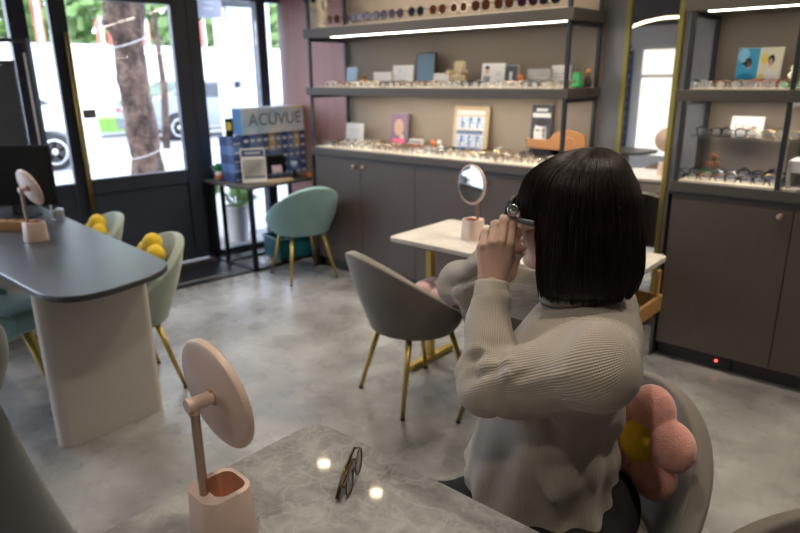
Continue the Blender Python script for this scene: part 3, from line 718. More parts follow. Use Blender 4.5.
# ============================================================ THINGS ON THE SHELVES
def card(label, cat, name, px0, px1, yt, y, z, face, depth=.012, lean=.12, frame_m=None, fw=.008, H_=None, rz=0):
    a = ony(px0, 100, y); c = ony(px1, 100, y); tp = ony((px0+px1)/2, yt, y)
    w = abs(c.x-a.x); h = H_ or max(.03, tp.z-z); cx = (a.x+c.x)/2
    t = thing(name, label, cat, (cx, y, z), rz)
    Rm = Matrix.Rotation(-lean, 3, 'X')
    b = MB(); b.box(Rm @ Vector((0, depth/2, h/2)), (w, depth, h), frame_m or face, Rm); b.build('panel' if not frame_m else 'frame', t, bev=.0015)
    if frame_m:
        b = MB(); b.box(Rm @ Vector((0, -.0008, h/2)), (w-2*fw, .0015, h-2*fw), face, Rm); b.build('picture', t)
    b = MB(); b.box(Vector((0, depth+.03*h/.1*.5+.004, h*.3)), (w*.3, .003, h*.6), frame_m or face, Matrix.Rotation(.35, 3, 'X')); b.build('back_strut', t)
    return t, w, h, Rm
def deco(t, Rm, shapes, name='print', off=-.0022):
    """flat printed shapes on a leaning card: (kind, x, z, w, h, material)"""
    for s in shapes:
        b = MB(); k, x, z, w, h, m = s[:6]
        nm = s[6] if len(s) > 6 else name
        if k == 'r': b.box(Rm @ Vector((x, off, z)), (w, .0008, h), m, Rm)
        else:
            n = 20; vs = [Rm @ Vector((x+w/2*math.cos(2*PI*i/n), off, z+h/2*math.sin(2*PI*i/n))) for i in range(n)]; b.add(vs, [tuple(range(n))], m)
        b.build(nm, t)
skin_p = mat('printed_skin', (.72, .52, .42), .6); dk = mat('printed_dark', (.03, .03, .035), .6); wh = M['paper']; gr = mat('printed_grey', (.32, .32, .34), .6)
bl = mat('printed_blue', (.05, .22, .62), .6); lb = mat('printed_light_blue', (.45, .62, .80), .6); cr = mat('kraft_board', (.58, .46, .30), .7); og = mat('printed_orange', (.75, .22, .06), .6)
# shelf under the strip light (z2)
t, w, h, Rm = card('small pale blue card on an orange stand at the window end of the middle shelf', 'card', 'display_card', 347, 357, 67, YW+.24, z2+.035, lb)
b = MB(); b.bb((-.07, -.02, -.035), (.07, .05, -.006), M['orangewood']); b.build('wooden_stand', t, bev=.003)
q = ony(364, 80, YW+.24); t = thing('figurine', 'small red and wooden doll beside the orange card stand on the middle shelf', 'figurine', (q.x, YW+.24, z2))
b = MB(); b.lathe([(.022, 0), (.024, .01), (.020, .045), (.010, .052), (0, .053)], og, (0, 0, 0), 16); b.build('body', t, smooth=True); b = MB(); b.ball((0, 0, .068), .018, M['wood']); b.build('head', t, smooth=True)
t, w, h, Rm = card('plain white box card between the doll and the drawing card, middle shelf', 'card', 'display_card', 374, 391, 72, YW+.24, z2, wh, .03, .0)
t, w, h, Rm = card('white card with a blue line drawing, left of the dark framed picture', 'card', 'display_card', 392, 412, 65, YW+.26, z2, wh)
deco(t, Rm, [('r', -.02, h*.4, .006, h*.5, lb), ('r', .0, h*.3, .05, .006, lb), ('e', -.02, h*.75, .02, .02, lb), ('r', .02, h*.55, .006, h*.3, lb)], 'drawing')
t, w, h, Rm = card('dark wooden frame holding a slate blue picture on the middle shelf', 'picture frame', 'picture_frame', 415, 434, 52, YW+.28, z2, mat('slate_blue_print', (.06, .13, .20), .25), .02, .10, mat('dark_wood', (.06, .035, .02), .5), .012)
t, w, h, Rm = card('low white card between the dark frame and the straw chair, middle shelf', 'card', 'display_card', 433, 447, 73, YW+.24, z2, wh)
# miniature straw armchair
q = ony(457, 80, YW+.25); t = thing('miniature_chair', 'small cream straw chair-shaped ornament on the middle shelf', 'ornament', (q.x, YW+.25, z2))
st = mat('cream_straw', (.66, .55, .36), .8, bump=(60, .6, .01))
b = MB(); b.box((0, 0, .05), (.10, .08, .05), st); b.build('seat', t, bev=.015, seg=3); b = MB(); b.box((0, .03, .10), (.085, .03, .12), st); b.build('back', t, bev=.02, seg=3)
for sx in (-1, 1):
    b = MB(); b.cyl((sx*.048, -.045, .088), (sx*.048, .04, .088), .016, st); b.build('arm', t, bev=.004)
    b = MB(); b.box((sx*.035, 0, .013), (.02, .06, .026), st); b.build('foot', t, bev=.004)
b = MB(); b.tube([(.075, -.03, .02), (.075, -.03, .07)], .02, st, 12); b.build('side_stool', t)
t, w, h, Rm = card('white card with a portrait photo on its left half, middle shelf', 'card', 'portrait_card', 480, 503, 63, YW+.26, z2, wh)
deco(t, Rm, [('e', -w*.25, h*.66, .028, .036, skin_p), ('e', -w*.25, h*.80, .034, .022, dk), ('r', -w*.25, h*.25, .05, h*.4, gr), ('r', w*.25, h*.6, .03, .004, gr), ('r', w*.25, h*.5, .04, .004, gr)], 'portrait')
t, w, h, Rm = card('small charcoal frame with a white figure, right of the portrait card', 'picture frame', 'picture_frame', 503, 516, 65, YW+.25, z2, mat('charcoal_print', (.06, .065, .07), .5), .012, .1, gr, .006)
deco(t, Rm, [('r', 0, h*.5, .02, h*.4, wh), ('e', .006, h*.6, .016, .02, gr)], 'drawing')
q = ony(520.5, 80, YW+.22); t = thing('figurine', 'round orange figurine between the charcoal frame and the white boxes', 'figurine', (q.x, YW+.22, z2))
b = MB(); b.ball((0, 0, .022), (.026, .022, .022), og); b.build('body', t, smooth=True); b = MB(); b.ball((0, 0, .052), (.018, .016, .016), og); hd0 = b.build('head', t, smooth=True)
for sx in (-1, 1):
    b = MB(); b.ball((sx*.012, 0, .068), (.006, .004, .008), og, 8, 5); b.build('ear', hd0)
t, w, h, Rm = card('grey-white low box at the middle shelf, left of the white card near the post', 'box', 'display_box', 526, 549, 69, YW+.25, z2, mat('pale_grey_card', (.50, .49, .47), .6), .04, 0)
deco(t, Rm, [('r', 0, h*.5, w*.7, .008, wh)], 'printed_line', -.0008)
t, w, h, Rm = card('white card with faint lines just left of the right front post, middle shelf', 'card', 'display_card', 549, 568, 65, YW+.26, z2, wh)
deco(t, Rm, [('r', 0, h*.6, w*.6, .004, gr), ('r', 0, h*.45, w*.5, .004, gr)], 'printed_line')
q = ony(577, 80, YW+.18); t = thing('thimble_cup', 'bright green upturned cup at the right end of the middle shelf', 'cup', (q.x, YW+.18, z2))
gm = mat('bright_green', (.01, .33, .09), .45)
b = MB(); b.lathe([(.034, 0), (.034, .006), (.030, .008), (.024, .075), (.020, .080), (0, .081)], gm, (0, 0, 0), 20); b.build('cup_body', t, smooth=True); b = MB(); b.lathe([(.036, 0), (.037, .005), (.036, .010), (.033, .010), (.033, 0)], gm, (0, 0, 0), 20); b.build('rim', t, smooth=True)
q = ony(588, 80, YW+.22); t = thing('small_bottle', 'small dark bottle with an orange stopper beside the green cup', 'bottle', (q.x, YW+.22, z2))
b = MB(); b.lathe([(.020, 0), (.022, .005), (.022, .040), (.010, .055), (.009, .065), (0, .065)], mat('bottle_brown', (.05, .04, .04), .25), (0, 0, 0), 16); b.build('bottle_body', t, smooth=True); b = MB(); b.lathe([(.011, .062), (.017, .078), (.014, .092), (0, .1)], M['orangewood'], (0, 0, 0), 14); b.build('stopper', t, smooth=True)
# long counter
t, w, h, Rm = card('white card with pale green lines at the window end of the long counter', 'card', 'display_card', 344, 361, 123, YW+.30, zc, wh)
deco(t, Rm, [('r', 0, h*.65, w*.6, .006, mat('printed_green', (.35, .5, .45), .6)), ('r', -.01, h*.45, w*.5, .006, lb)], 'printed_line')
t, w, h, Rm = card('dark framed pink portrait picture on the long counter', 'picture frame', 'framed_portrait', 389, 406, 113, YW+.32, zc, mat('mauve_print', (.22, .13, .20), .5), .015, .10, mat('lilac_frame', (.25, .21, .25), .5), .007)
pk = mat('printed_pink', (.80, .14, .25), .5)
deco(t, Rm, [('e', 0, h*.58, w*.55, h*.5, mat('printed_fair_hair', (.62, .42, .34), .6)), ('e', 0, h*.52, w*.36, h*.34, skin_p), ('r', 0, h*.16, w*.75, h*.18, pk), ('e', w*.2, h*.28, w*.25, h*.2, skin_p)], 'portrait')
q = ony(415, 140, YW+.27); t = thing('letter_block', 'white and orange letter block ornament right of the pink portrait', 'ornament', (q.x, YW+.27, zc))
b = MB(); b.bb((-.065, 0, 0), (.065, .03, .035), og); b.build('lower_block', t, bev=.004); b = MB(); b.bb((-.060, 0, .035), (.060, .03, .07), wh); b.build('upper_block', t, bev=.004)
b = MB()
for i in range(4): b.bb((-.05+i*.027, -.002, .04), (-.034+i*.027, 0, .065), gr)
b.build('raised_letters', t)
q = ony(438, 142, YW+.30)
for dx, cm_, lbl in ((-.02, og, 'small orange animal figurine left of the blue lettered poster'), (.035, wh, 'small white animal figurine left of the blue lettered poster')):
    t = thing('figurine', lbl, 'figurine', (q.x+dx, YW+.28, zc)); b = MB(); b.ball((0, 0, .022), (.024, .02, .022), cm_); b.build('body', t, smooth=True)
    b = MB(); b.ball((-.006, -.004, .055), (.018, .016, .018), cm_); hd0 = b.build('head', t, smooth=True)
    for sx in (-1, 1):
        b = MB(); b.ball((-.006+sx*.011, -.002, .072), (.005, .004, .008), cm_, 8, 5); b.build('ear', hd0)
# blue lettered board
t, w, h, Rm = card('kraft board with two lines of blue and white lettering on the long counter', 'poster', 'lettered_board', 452, 487, 106, YW+.33, zc, cr, .014, .12)
deco(t, Rm, [('r', 0, h*.86, w*.80, h*.10, wh), ('r', 0, h*.42, w*.80, h*.72, wh), ('r', 0, h*.44, w*.78, h*.10, bl), ('r', 0, h*.09, w*.70, h*.05, bl)], 'print_panel', -.0018)
sh_ = []
r2 = random.Random(3)
for z0, n in ((h*.64, 7), (h*.25, 7)):
    for i in range(n):
        x = -w*.34+w*.68*i/(n-1); mm = (bl, lb)[(i+int(z0*100)) % 2]
        sh_ += [('r', x-.006, z0, .010, h*.24, mm), ('r', x+.003, z0+r2.choice((-1, 0, 1))*h*.09, .018, .014, mm), ('r', x+.009, z0-r2.choice((-1, 1))*h*.05, .009, h*.13, mm)]
deco(t, Rm, sh_, 'blue_lettering', -.0030)
q = ony(497, 148, YW+.26); t = thing('figurine', 'gold and white winged ornament between the lettered board and the portrait', 'ornament', (q.x, YW+.26, zc+.02))
b = MB(); b.ball((0, 0, .014), (.028, .02, .014), cols['gold']); b.build('body', t, smooth=True); b = MB(); b.box((.01, 0, .034), (.05, .012, .012), wh, Matrix.Rotation(-.4, 3, 'Y')); b.build('wing', t, bev=.003)
t, w, h, Rm = card('black and white portrait poster behind the guitar-shaped board', 'poster', 'portrait_poster', 531, 552, 105, YW+.34, zc+.03, mat('poster_black', (.045, .05, .065), .5), .006, .08)
deco(t, Rm, [('e', -w*.02, h*.42, w*.62, h*.56, wh), ('e', w*.16, h*.46, w*.2, h*.34, gr), ('r', 0, h*.90, w*.55, h*.06, wh), ('r', 0, h*.79, w*.85, h*.09, wh)], 'portrait', -.0015)
deco(t, Rm, [('r', -w*.14, h*.48, w*.16, h*.03, dk), ('r', w*.12, h*.48, w*.14, h*.03, dk), ('r', 0, h*.26, w*.2, h*.025, dk), ('e', 0, h*.64, w*.66, h*.16, dk), ('r', w*.30, h*.18, w*.22, h*.1, gr)], 'portrait_feature', -.0028)
# guitar-shaped board
c0 = ony(526, 143, YW+.28); c1 = ony(586, 138, YW+.28)
L = c1.x-c0.x; t = thing('guitar_shaped_board', 'orange guitar-shaped wooden board lying on its side on the long counter', 'ornament', (c0.x, YW+.28, zc))
def gy(u):  # half width
    if u < .40: return .028+.004*u
    k = (u-.40)/.60; return .030+.062*math.sin(min(1, k*1.0)**.8*PI*.86)**.85 if k < .97 else .02
us = [i/40 for i in range(41)]
zc0 = .095
out = [(u*L, zc0+gy(u)) for u in us]+[(u*L, zc0-gy(u)) for u in reversed(us)]
RG = Matrix(((1, 0, 0), (0, 0, 1), (0, 1, 0)))
b = MB(); b.prism(out, 0, .018, M['orangewood'], RG); b.build('board', t, bev=.003)
b = MB(); b.bb((.02, -.001, zc0-.02), (.06, 0, zc0-.012), cols['gold']); b.bb((-.012, -.006, zc0-.028), (.008, .02, zc0+.035), cols['gold']); b.build('brass_clasp', t)
b = MB(); b.tube([(L*.73+.035*math.cos(a)*1.1, -.001, zc0+.02+.03*math.sin(a)) for a in [2*PI*k/18 for k in range(18)]], .0015, mat('pale_scribble', (.75, .45, .30), .6), 5, closed=True); b.tube([(L*.66, -.001, zc0-.035), (L*.9, -.001, zc0-.01)], .0015, bpy.data.materials['pale_scribble'], 5); b.build('scribble', t)
b = MB(); b.bb((.05, .0, 0), (.25, .018, zc0-.03), M['black']); b.build('support_block', t)
# right shelf: blue and yellow photo card
t, w, h, Rm = card('wide card with a blue portrait beside a yellow portrait on the right-hand shelf', 'card', 'portrait_card', 731, 776, 47, YW+.27, z2, wh, .01, .14)
bp = mat('cyan_print', (.04, .36, .60), .5); yp = mat('yellow_print', (.80, .66, .14), .5); pale = mat('pale_cream_print', (.75, .72, .55), .5)
deco(t, Rm, [('r', -w*.25, h*.5, w*.48, h*.97, bp), ('r', w*.25, h*.5, w*.48, h*.97, pale)], 'print_panel', -.0012)
deco(t, Rm, [('e', -w*.36, h*.80, w*.26, h*.36, mat('sky_print', (.25, .60, .85), .5)), ('e', -w*.26, h*.18, w*.42, h*.34, mat('deep_cyan_print', (.01, .24, .46), .5)), ('e', w*.10, h*.18, w*.16, h*.34, yp), ('e', w*.12, h*.70, w*.18, h*.26, yp), ('e', w*.25, h*.22, w*.34, h*.42, wh)], 'print_shape', -.0022)
deco(t, Rm, [('e', -w*.24, h*.62, w*.16, h*.24, dk), ('e', -w*.22, h*.56, w*.10, h*.20, skin_p), ('e', w*.26, h*.68, w*.14, h*.26, dk), ('e', w*.25, h*.60, w*.10, h*.22, skin_p), ('e', -w*.32, h*.60, w*.12, h*.06, dk)], 'portrait', -.0032)
q = ony(793, 78, YW+.20); t = thing('figurine', 'gold figurine on a green base behind the right front post', 'figurine', (q.x, YW+.20, z2))
b = MB(); b.lathe([(.05, 0), (.05, .012), (.04, .022), (0, .024)], gm, (0, 0, 0), 20); b.build('green_base', t, smooth=True)
b = MB(); b.lathe([(.028, .022), (.02, .04), (.030, .055), (.012, .075), (.022, .085), (.010, .10), (0, .125)], cols['gold'], (0, 0, 0), 16); b.build('body', t, smooth=True)
# sign on the riser
q = ony(747, 128, YW+.30)
t = thing('brand_sign', 'white leaning sign with thin grey lettering on the clear riser', 'sign', (q.x, YW+.28, zc+.2101))
Rm = Matrix.Rotation(-.28, 3, 'X'); b = MB(); b.box(Rm @ Vector((0, .006, .045)), (.150, .012, .09), M['whiteplastic'], Rm); b.build('plate', t, bev=.003)
mt4 = Matrix.Translation((0, -.0002, .036)) @ Rm.to_4x4() @ Matrix.Rotation(PI/2, 4, 'X')
text_mesh('lettering', 'LASH', .038, gr, mt4, t, .0006, spacing=1.25)
q = ony(713, 165, YW+.27); t = thing('figurine', 'small brown bear-like figurine on a green dish at the left of the blue mat', 'figurine', (q.x, YW+.27, zc+.005))
fur = mat('tan_clay', (.42, .20, .11), .7)
b = MB(); b.lathe([(.03, 0), (.045, .008), (.04, .016), (0, .018)], gm, (0, 0, 0), 18); b.build('green_dish', t, smooth=True)
b = MB(); b.ball((0, 0, .042), (.024, .02, .028), fur); b.build('body', t, smooth=True); b = MB(); b.ball((0, -.004, .085), (.022, .02, .020), fur); hd0 = b.build('head', t, smooth=True)
for sx in (-1, 1):
    b = MB(); b.ball((sx*.018, 0, .104), .008, fur, 8, 5); b.build('ear', hd0); b = MB(); b.ball((sx*.026, -.008, .05), (.009, .009, .018), fur, 8, 6); b.build('paw', t)
# white dispenser at the right edge
q0 = ony(783, 190, YW+.06)
t = thing('white_dispenser', 'white plastic box with a recessed front at the right edge, on the counter', 'dispenser', (q0.x+.01, YW+.03, CT))
b = MB(); b.bb((0, 0, 0), (.30, .16, .015), M['whiteplastic']); b.bb((0, 0, 0), (.018, .16, .13), M['whiteplastic']); b.bb((0, .10, 0), (.30, .16, .13), M['whiteplastic']); b.bb((0, -.006, .078), (.30, .16, .135), M['whiteplastic']); b.build('casing', t, bev=.005, seg=3)
b = MB(); b.bb((.05, -.0068, .104), (.10, -.006, .110), dk); b.build('printed_mark', t)
# dog-like glass display head with black sunglasses, top shelf
q = ony(324, 20, YW+.20)
t = thing('animal_mannequin', 'pale animal-shaped display head at the window end of the top shelf', 'display head', (q.x-.01, YW+.16, z3))
pz = mat('pale_fleece', (.62, .56, .47), .9, bump=(40, .8, .02))
def fn(P):
    d = ell_d(P, (0, 0, .10), (.062, .055, .085)); d = smin(d, ell_d(P, (0, -.02, .19), (.060, .058, .055)), .03)
    d = smin(d, ell_d(P, (.0, -.075, .175), (.028, .03, .024)), .02); d = smin(d, seg_d(P, (0, 0, 0), (0, 0, .04), .05, .04), .02)
    for s in (-1, 1): d = smin(d, ell_d(P, (s*.066, 0, .175), (.018, .022, .045)), .012)
    return d
sdf_obj('fleece_body', [(fn, (-.11, -.13, 0.0), (.11, .09, .27), .006)], pz, t)
f, l = specs_mesh(cols['black'], sun_lm[2], shape=2.1, a=.028, bq=.026, tr=.004, ts=.003)
t = thing('sunglasses', 'black round sunglasses worn by the pale animal display head', 'sunglasses', (q.x-.01, YW+.16-.085, z3+.205), -PI/2)
f.build('frame', t, smooth=True); l.build('lenses', t)
# ============================================================ SIDE TABLE GOODS
ZT = .6702
YS = 3.12
bxm = [mat('navy_box', (.05, .09, .24), .45), mat('blue_box', (.12, .22, .48), .45), mat('slate_box', (.16, .20, .34), .45), mat('ochre_box', (.55, .40, .14), .5)]
wl = mat('box_label_white', (.6, .66, .74), .5)
# rows of small lens boxes: three tiers
tiers = ['bottom', 'second', 'third', 'fourth', 'top']
H90 = PI/2
for tz in range(5):
    for i in range(10):
        y = 3.035+i*.0645
        kk = (i*7+tz*3) % 3; mm = bxm[3] if (tz >= 3 and i in (4, 8)) else bxm[kk]
        b = MB(); b.bb((-.030, -.05, 0), (.030, .05, .0705), mm)
        t = b.build('contact_lens_box'); t.location = (-4.36, y, ZT+tz*.0715); t.rotation_euler = (0, 0, H90)
        b = MB(); b.bb((-.02, -.0506, .012), (.02, -.0501, .034), wl); b.build('label_panel', t)
        cn = 'ochre' if mm is bxm[3] else ('navy', 'blue', 'slate')[kk]
        tag(t, cn+' contact lens box in the '+tiers[tz]+' tier under the big printed box', 'box', cn+' contact lens boxes, '+tiers[tz]+' tier')
# tall stacks at the left front
for k in range(5):
    for j in range(2):
        b = MB(); b.bb((-.042, -.045, 0), (.042, .045, .070), bxm[k % 2]); t = b.build('contact_lens_box', bev=.001); t.location = (-4.33-j*.095, 2.93, ZT+k*.0705); t.rotation_euler = (0, 0, H90)
        b = MB(); b.bb((-.03, -.0455, .012), (.03, -.0451, .022), wl); b.build('label_stripe', t)
        tag(t, 'navy lens box, %s stack by the small plants, %s up from the table' % (('nearer', 'window-side')[j], ('first', 'second', 'third', 'fourth', 'fifth')[k]), 'box', 'tall stacks of navy boxes')
# small black stand with a yellow tag on the stack
t = thing('tag_stand', 'small black stand with a yellow tag on top of the navy stack', 'stand', (-4.34, 2.91, ZT+5*.0706), .9)
b = MB(); b.bb((-.03, -.008, 0), (.03, .008, .14), M['black']); b.build('holder', t, bev=.002); b = MB(); b.bb((-.018, -.0085, .05), (.018, -.0082, .11), mat('yellow_tag', (.75, .62, .12), .5)); b.build('yellow_tag', t)
# big printed box
zb0 = ZT+5*.0715+.001; W = .63
t = thing('printed_box', 'long pale blue printed lens box on top of the small box tiers', 'box', (-4.36, 3.315, zb0), H90)
bgm = mat('pale_blue_print', (.36, .52, .70), .5, noise=(4.5, (.70, .74, .80), .35, .60, 3))
b = MB(); b.bb((-W/2, -.065, 0), (W/2, .065, .205), bgm); b.build('carton', t, bev=.002)
b = MB(); b.bb((-W/2+.001, -.064, .2052), (W/2-.001, .064, .2062), wh); b.build('lid', t)
b = MB(); b.bb((-W/2-.0006, -.06, .004), (-W/2-.0001, .06, .2), mat('mid_blue_print', (.14, .36, .66), .5)); b.build('blue_end', t)
b = MB(); b.bb((W/2-.14, -.0658, .190), (W/2-.001, -.0652, .204), mat('yellow_stripe', (.80, .66, .10), .5)); b.build('yellow_corner', t)
mt4 = Matrix.Translation((.015, -.0662, .108)) @ Matrix.Rotation(PI/2, 4, 'X')
text_mesh('brand_lettering', 'ACUVUE', .138, mat('grey_print', (.10, .12, .16), .5), mt4, t, .0004, spacing=1.0)
b = MB(); b.tube([(0, -.0662, .175), (.01, -.0662, .150), (.025, -.0662, .178), (.01, -.0662, .165)], .003, mat('aqua_print', (.15, .55, .60), .5), 5); b.build('leaf_mark', t)
b = MB(); b.bb((.14, -.0665, .040), (.26, -.0661, .050), lb); b.build('small_print', t)
# tilted leaflet sign
t = thing('leaflet_sign', 'white leaflet with a navy heading leaning in front of the lens boxes', 'sign', (-4.17, 2.99, ZT), 1.0)
Rm = Matrix.Rotation(-.28, 3, 'X'); b = MB(); b.box(Rm @ Vector((0, 0, .135)), (.19, .005, .27), wh, Rm); b.build('sheet', t); b = MB(); b.box(Vector((0, .085, .10)), (.16, .003, .21), wh, Matrix.Rotation(.35, 3, 'X')); b.build('back_strut', t)
deco(t, Rm, [('r', 0, .228, .175, .06, bxm[0]), ('r', 0, .232, .12, .012, wh), ('r', 0, .105, .165, .15, gr), ('r', 0, .115, .155, .12, wh), ('r', 0, .040, .16, .014, bxm[1])], 'printed_block', -.0032)
deco(t, Rm, [('r', 0, .155-.02*i, .12, .004, gr) for i in range(5)], 'printed_line', -.0042)
# black payment device and round blue wheel
t = thing('display_device', 'black display rack with a pale card slot beside the leaflet sign', 'device', (-4.15, 3.20, ZT), 1.25)
b = MB(); b.bb((-.09, -.02, 0), (-.075, .02, .20), M['black']); b.bb((-.09, -.04, 0), (.09, .05, .02), M['black']); b.bb((-.08, .0, .05), (.08, .02, .18), M['screen']); b.bb((-.09, -.02, .18), (.06, .02, .20), M['black']); b.build('rack', t, bev=.004)
b = MB(); b.box((-.01, -.02, .085), (.08, .02, .06), mat('lilac_card', (.55, .42, .55), .5), Matrix.Rotation(-.3, 3, 'X')); b.build('pale_card', t)
t = thing('lens_wheel', 'round dark blue wheel-shaped tester standing by the black rack', 'wheel', (-4.13, 3.36, ZT), 1.25)
b = MB(); b.tube([(.05*math.cos(a), 0, .11+.05*math.sin(a)) for a in [2*PI*k/24 for k in range(24)]], .012, bxm[0], 8, closed=True); b.build('ring', t, smooth=True)
b = MB(); b.bb((-.012, -.012, 0), (.012, .012, .06), M['black']); b.bb((-.04, -.03, 0), (.04, .03, .01), M['black']); b.build('stand', t)
b = MB(); b.ball((0, 0, .11), (.025, .012, .025), lb); b.build('hub', t, smooth=True)
b = MB(); b.bb((-.10, -.035, 0), (.10, .035, .022), cr); o = b.build('paper_stack', bev=.002); o.location = (-4.04, 3.14, ZT); o.rotation_euler = (0, 0, 1.3); tag(o, 'cream paper stack on the front right of the black side table', 'paper')
b = MB(); b.bb((-.02, -.05, 0), (.02, .05, .03), og); o = b.build('orange_case', bev=.004); o.location = (-4.06, 3.48, ZT); tag(o, 'small orange case at the right corner of the black side table', 'case')
def pot_plant(name, label, pos, r, h, pm, lm, n, ph, cat='plant', ls=.03):
    t = thing(name, label, cat, pos)
    b = MB(); b.lathe([(r*.78, 0), (r, h*.9), (r*1.06, h*.92), (r*1.06, h), (r*.92, h), (r*.9, h*.9), (0, h*.88)], pm, (0, 0, 0), 24); o = b.build('pot', t); smooth_by_angle(o, .6)
    b = MB(); rr = random.Random(hash(label) % 99)
    rr = random.Random(len(label))
    for i in range(n):
        a = rr.uniform(0, 2*PI); e = rr.uniform(.3, 1.35); L_ = ph*rr.uniform(.5, 1); d = Vector((math.cos(a)*math.cos(e), math.sin(a)*math.cos(e), math.sin(e)))
        p0 = Vector((0, 0, h*.9)); p1 = p0+d*L_; sd = d.cross(Vector((0, 0, 1))).normalized()*ls*.5; up_ = sd.cross(d).normalized()
        b.tube([p0, p1], .0015+.02*r, lm, 5)
        for q in (.55, .8, 1.0):
            c = p0+d*L_*q; dd = (d+Vector((rr.uniform(-.6, .6), rr.uniform(-.6, .6), rr.uniform(-.2, .3)))).normalized(); s2 = dd.cross(Vector((.1, .2, 1))).normalized()*ls*.4; u2 = s2.cross(dd).normalized()*ls*.08
            b.add([c, c+dd*ls*.5+s2, c+dd*ls*.55+u2, c+dd*ls*.5-s2, c+dd*ls*1.2], [(0, 1, 2), (0, 2, 3), (1, 4, 2), (2, 4, 3)], lm)
    b.build('foliage', t); return t
leaf = mat('leaf_green', (.14, .26, .07), .5, noise=(4, (.30, .42, .16), .3, .7)); leaf2 = mat('leaf_yellow_green', (.42, .50, .10), .5, noise=(2, (.16, .35, .08), .35, .65))
pot_plant('potted_plant', 'small dark potted succulent at the left corner of the black side table', (-4.55, 2.90, ZT), .035, .07, mat('dark_teal_pot', (.02, .10, .12), .4), leaf, 14, .05, ls=.03)
t = thing('sanitizer_bottle', 'small bottle with a green cap and red band beside the dark succulent pot', 'bottle', (-4.49, 2.875, ZT)); b = MB(); b.lathe([(.028, 0), (.029, .06), (.022, .075), (0, .08)], wh, (0, 0, 0), 16); b.build('bottle_body', t, smooth=True)
b = MB(); b.lathe([(.023, .075), (.023, .13), (.018, .135), (0, .135)], gm, (0, 0, 0), 16); b.build('green_cap', t, smooth=True); b = MB(); b.lathe([(.0295, .02), (.0298, .045)], og, (0, 0, 0), 16); b.build('red_band', t)
t = thing('storage_crate', 'dark teal plastic crate on the floor beneath the black side table', 'crate', (-4.16, 3.30, 0.023), 1.4)
tm = mat('teal_plastic', (.01, .13, .16), .4)
b = MB(); b.bb((-.18, -.14, 0), (.18, .14, .01), tm)
for a_, c_ in (((-.18, -.14, 0), (-.17, .14, .17)), ((.17, -.14, 0), (.18, .14, .17)), ((-.18, -.14, 0), (.18, -.13, .17)), ((-.18, .13, 0), (.18, .14, .17))): b.bb(a_, c_, tm)
b.build('crate_body', t); b = MB(); b.tube([(x, y, .17) for x, y in rrect(.38, .30, .02, 3)], .008, tm, 6, closed=True); b.build('rim', t)
t = thing('water_bottle', 'grey flask standing on the floor behind the black table leg', 'bottle', (-4.42, 3.42, 0)); b = MB(); b.lathe([(.04, 0), (.042, .18), (.03, .24), (.018, .27), (.018, .31), (0, .315)], mat('grey_flask', (.14, .16, .20), .35), (0, 0, 0), 18); b.build('flask_body', t, smooth=True)

# ============================================================ ON THE SLATE TABLE
t = thing('monitor', 'black computer monitor on the slate table at the left edge', 'monitor', (-3.93, 1.19, .7301), 0)
u = Vector((.751, .660, 0)); nn = Vector((u.y, -u.x, 0))
fr = frame(u, -nn, Vector((0, 0, 1)))
b = MB(); b.box((0, 0, .235), (.50, .022, .33), M['screen'], fr); b.build('panel', t, bev=.003)
b = MB(); b.box(fr @ Vector((0, -.0125, .235)), (.484, .002, .312), mat('dark_display', (.003, .003, .004), .35, spec=.15), fr); b.build('display', t)
b = MB(); b.box(fr @ Vector((0, .03, .09)), (.05, .02, .16), M['black'], fr); b.build('stand_neck', t); b = MB(); b.prism(rrect(.22, .16, .04, 5), 0, .008, M['black'], fr, fr @ Vector((0, .03, 0))); b.build('stand_base', t)
t = thing('wooden_organizer', 'wooden desk organizer with holes, holding little in front of the monitor', 'organizer', (-3.63, 1.055, .7301), .6)
b = MB(); b.bb((-.14, -.03, 0), (.14, .03, .05), M['wood']); b.build('block', t, bev=.003)
b = MB()
for k in range(5): b.lathe([(0, .0502), (.016, .0505)], mat('hole_shade', (.06, .03, .01), .8) if k == 0 else bpy.data.materials['hole_shade'], (-.11+k*.055, 0, 0), 14)  # flat dark discs on a solid block, colour stands in for shade inside holes
b.build('holes', t)
t = thing('glass_jar', 'small clear jar on the far edge of the slate table', 'jar', (-3.70, 1.325, .7301)); b = MB(); b.lathe([(.035, 0), (.037, .005), (.037, .05), (.034, .055), (.0, .056)], mat('jar_grey', (.45, .50, .55), .15, trans=.5), (0, 0, 0), 20); b.build('jar_body', t, smooth=True)
# dark panel with a thin metal frame near the window
t = thing('standing_board', 'tall dark panel in a thin metal frame standing by the left window', 'panel', (-4.36, 1.345, 0), 0)
fr2 = fr
b = MB()
for x in (-.225, .225): b.box(fr2 @ Vector((x, 0, .85)), (.018, .03, 1.70), M['metal'], fr2)
for z in (.02, 1.69): b.box(fr2 @ Vector((0, 0, z)), (.45, .03, .02), M['metal'], fr2)
b.build('metal_frame', t)
b = MB(); b.box(fr2 @ Vector((-.035, 0, .80)), (.33, .02, 1.56), mat('dark_olive_board', (.035, .033, .032), .5), fr2); b.build('board', t)
b = MB(); b.box(fr2 @ Vector((.205, -.002, .83)), (.014, .012, 1.58), M['whiteplastic'], fr2); b.build('pale_strip', t)
b = MB(); b.box(fr2 @ Vector((.03, -.0115, 1.555)), (.07, .002, .006), M['whiteplastic'], fr2); b.build('small_mark', t)

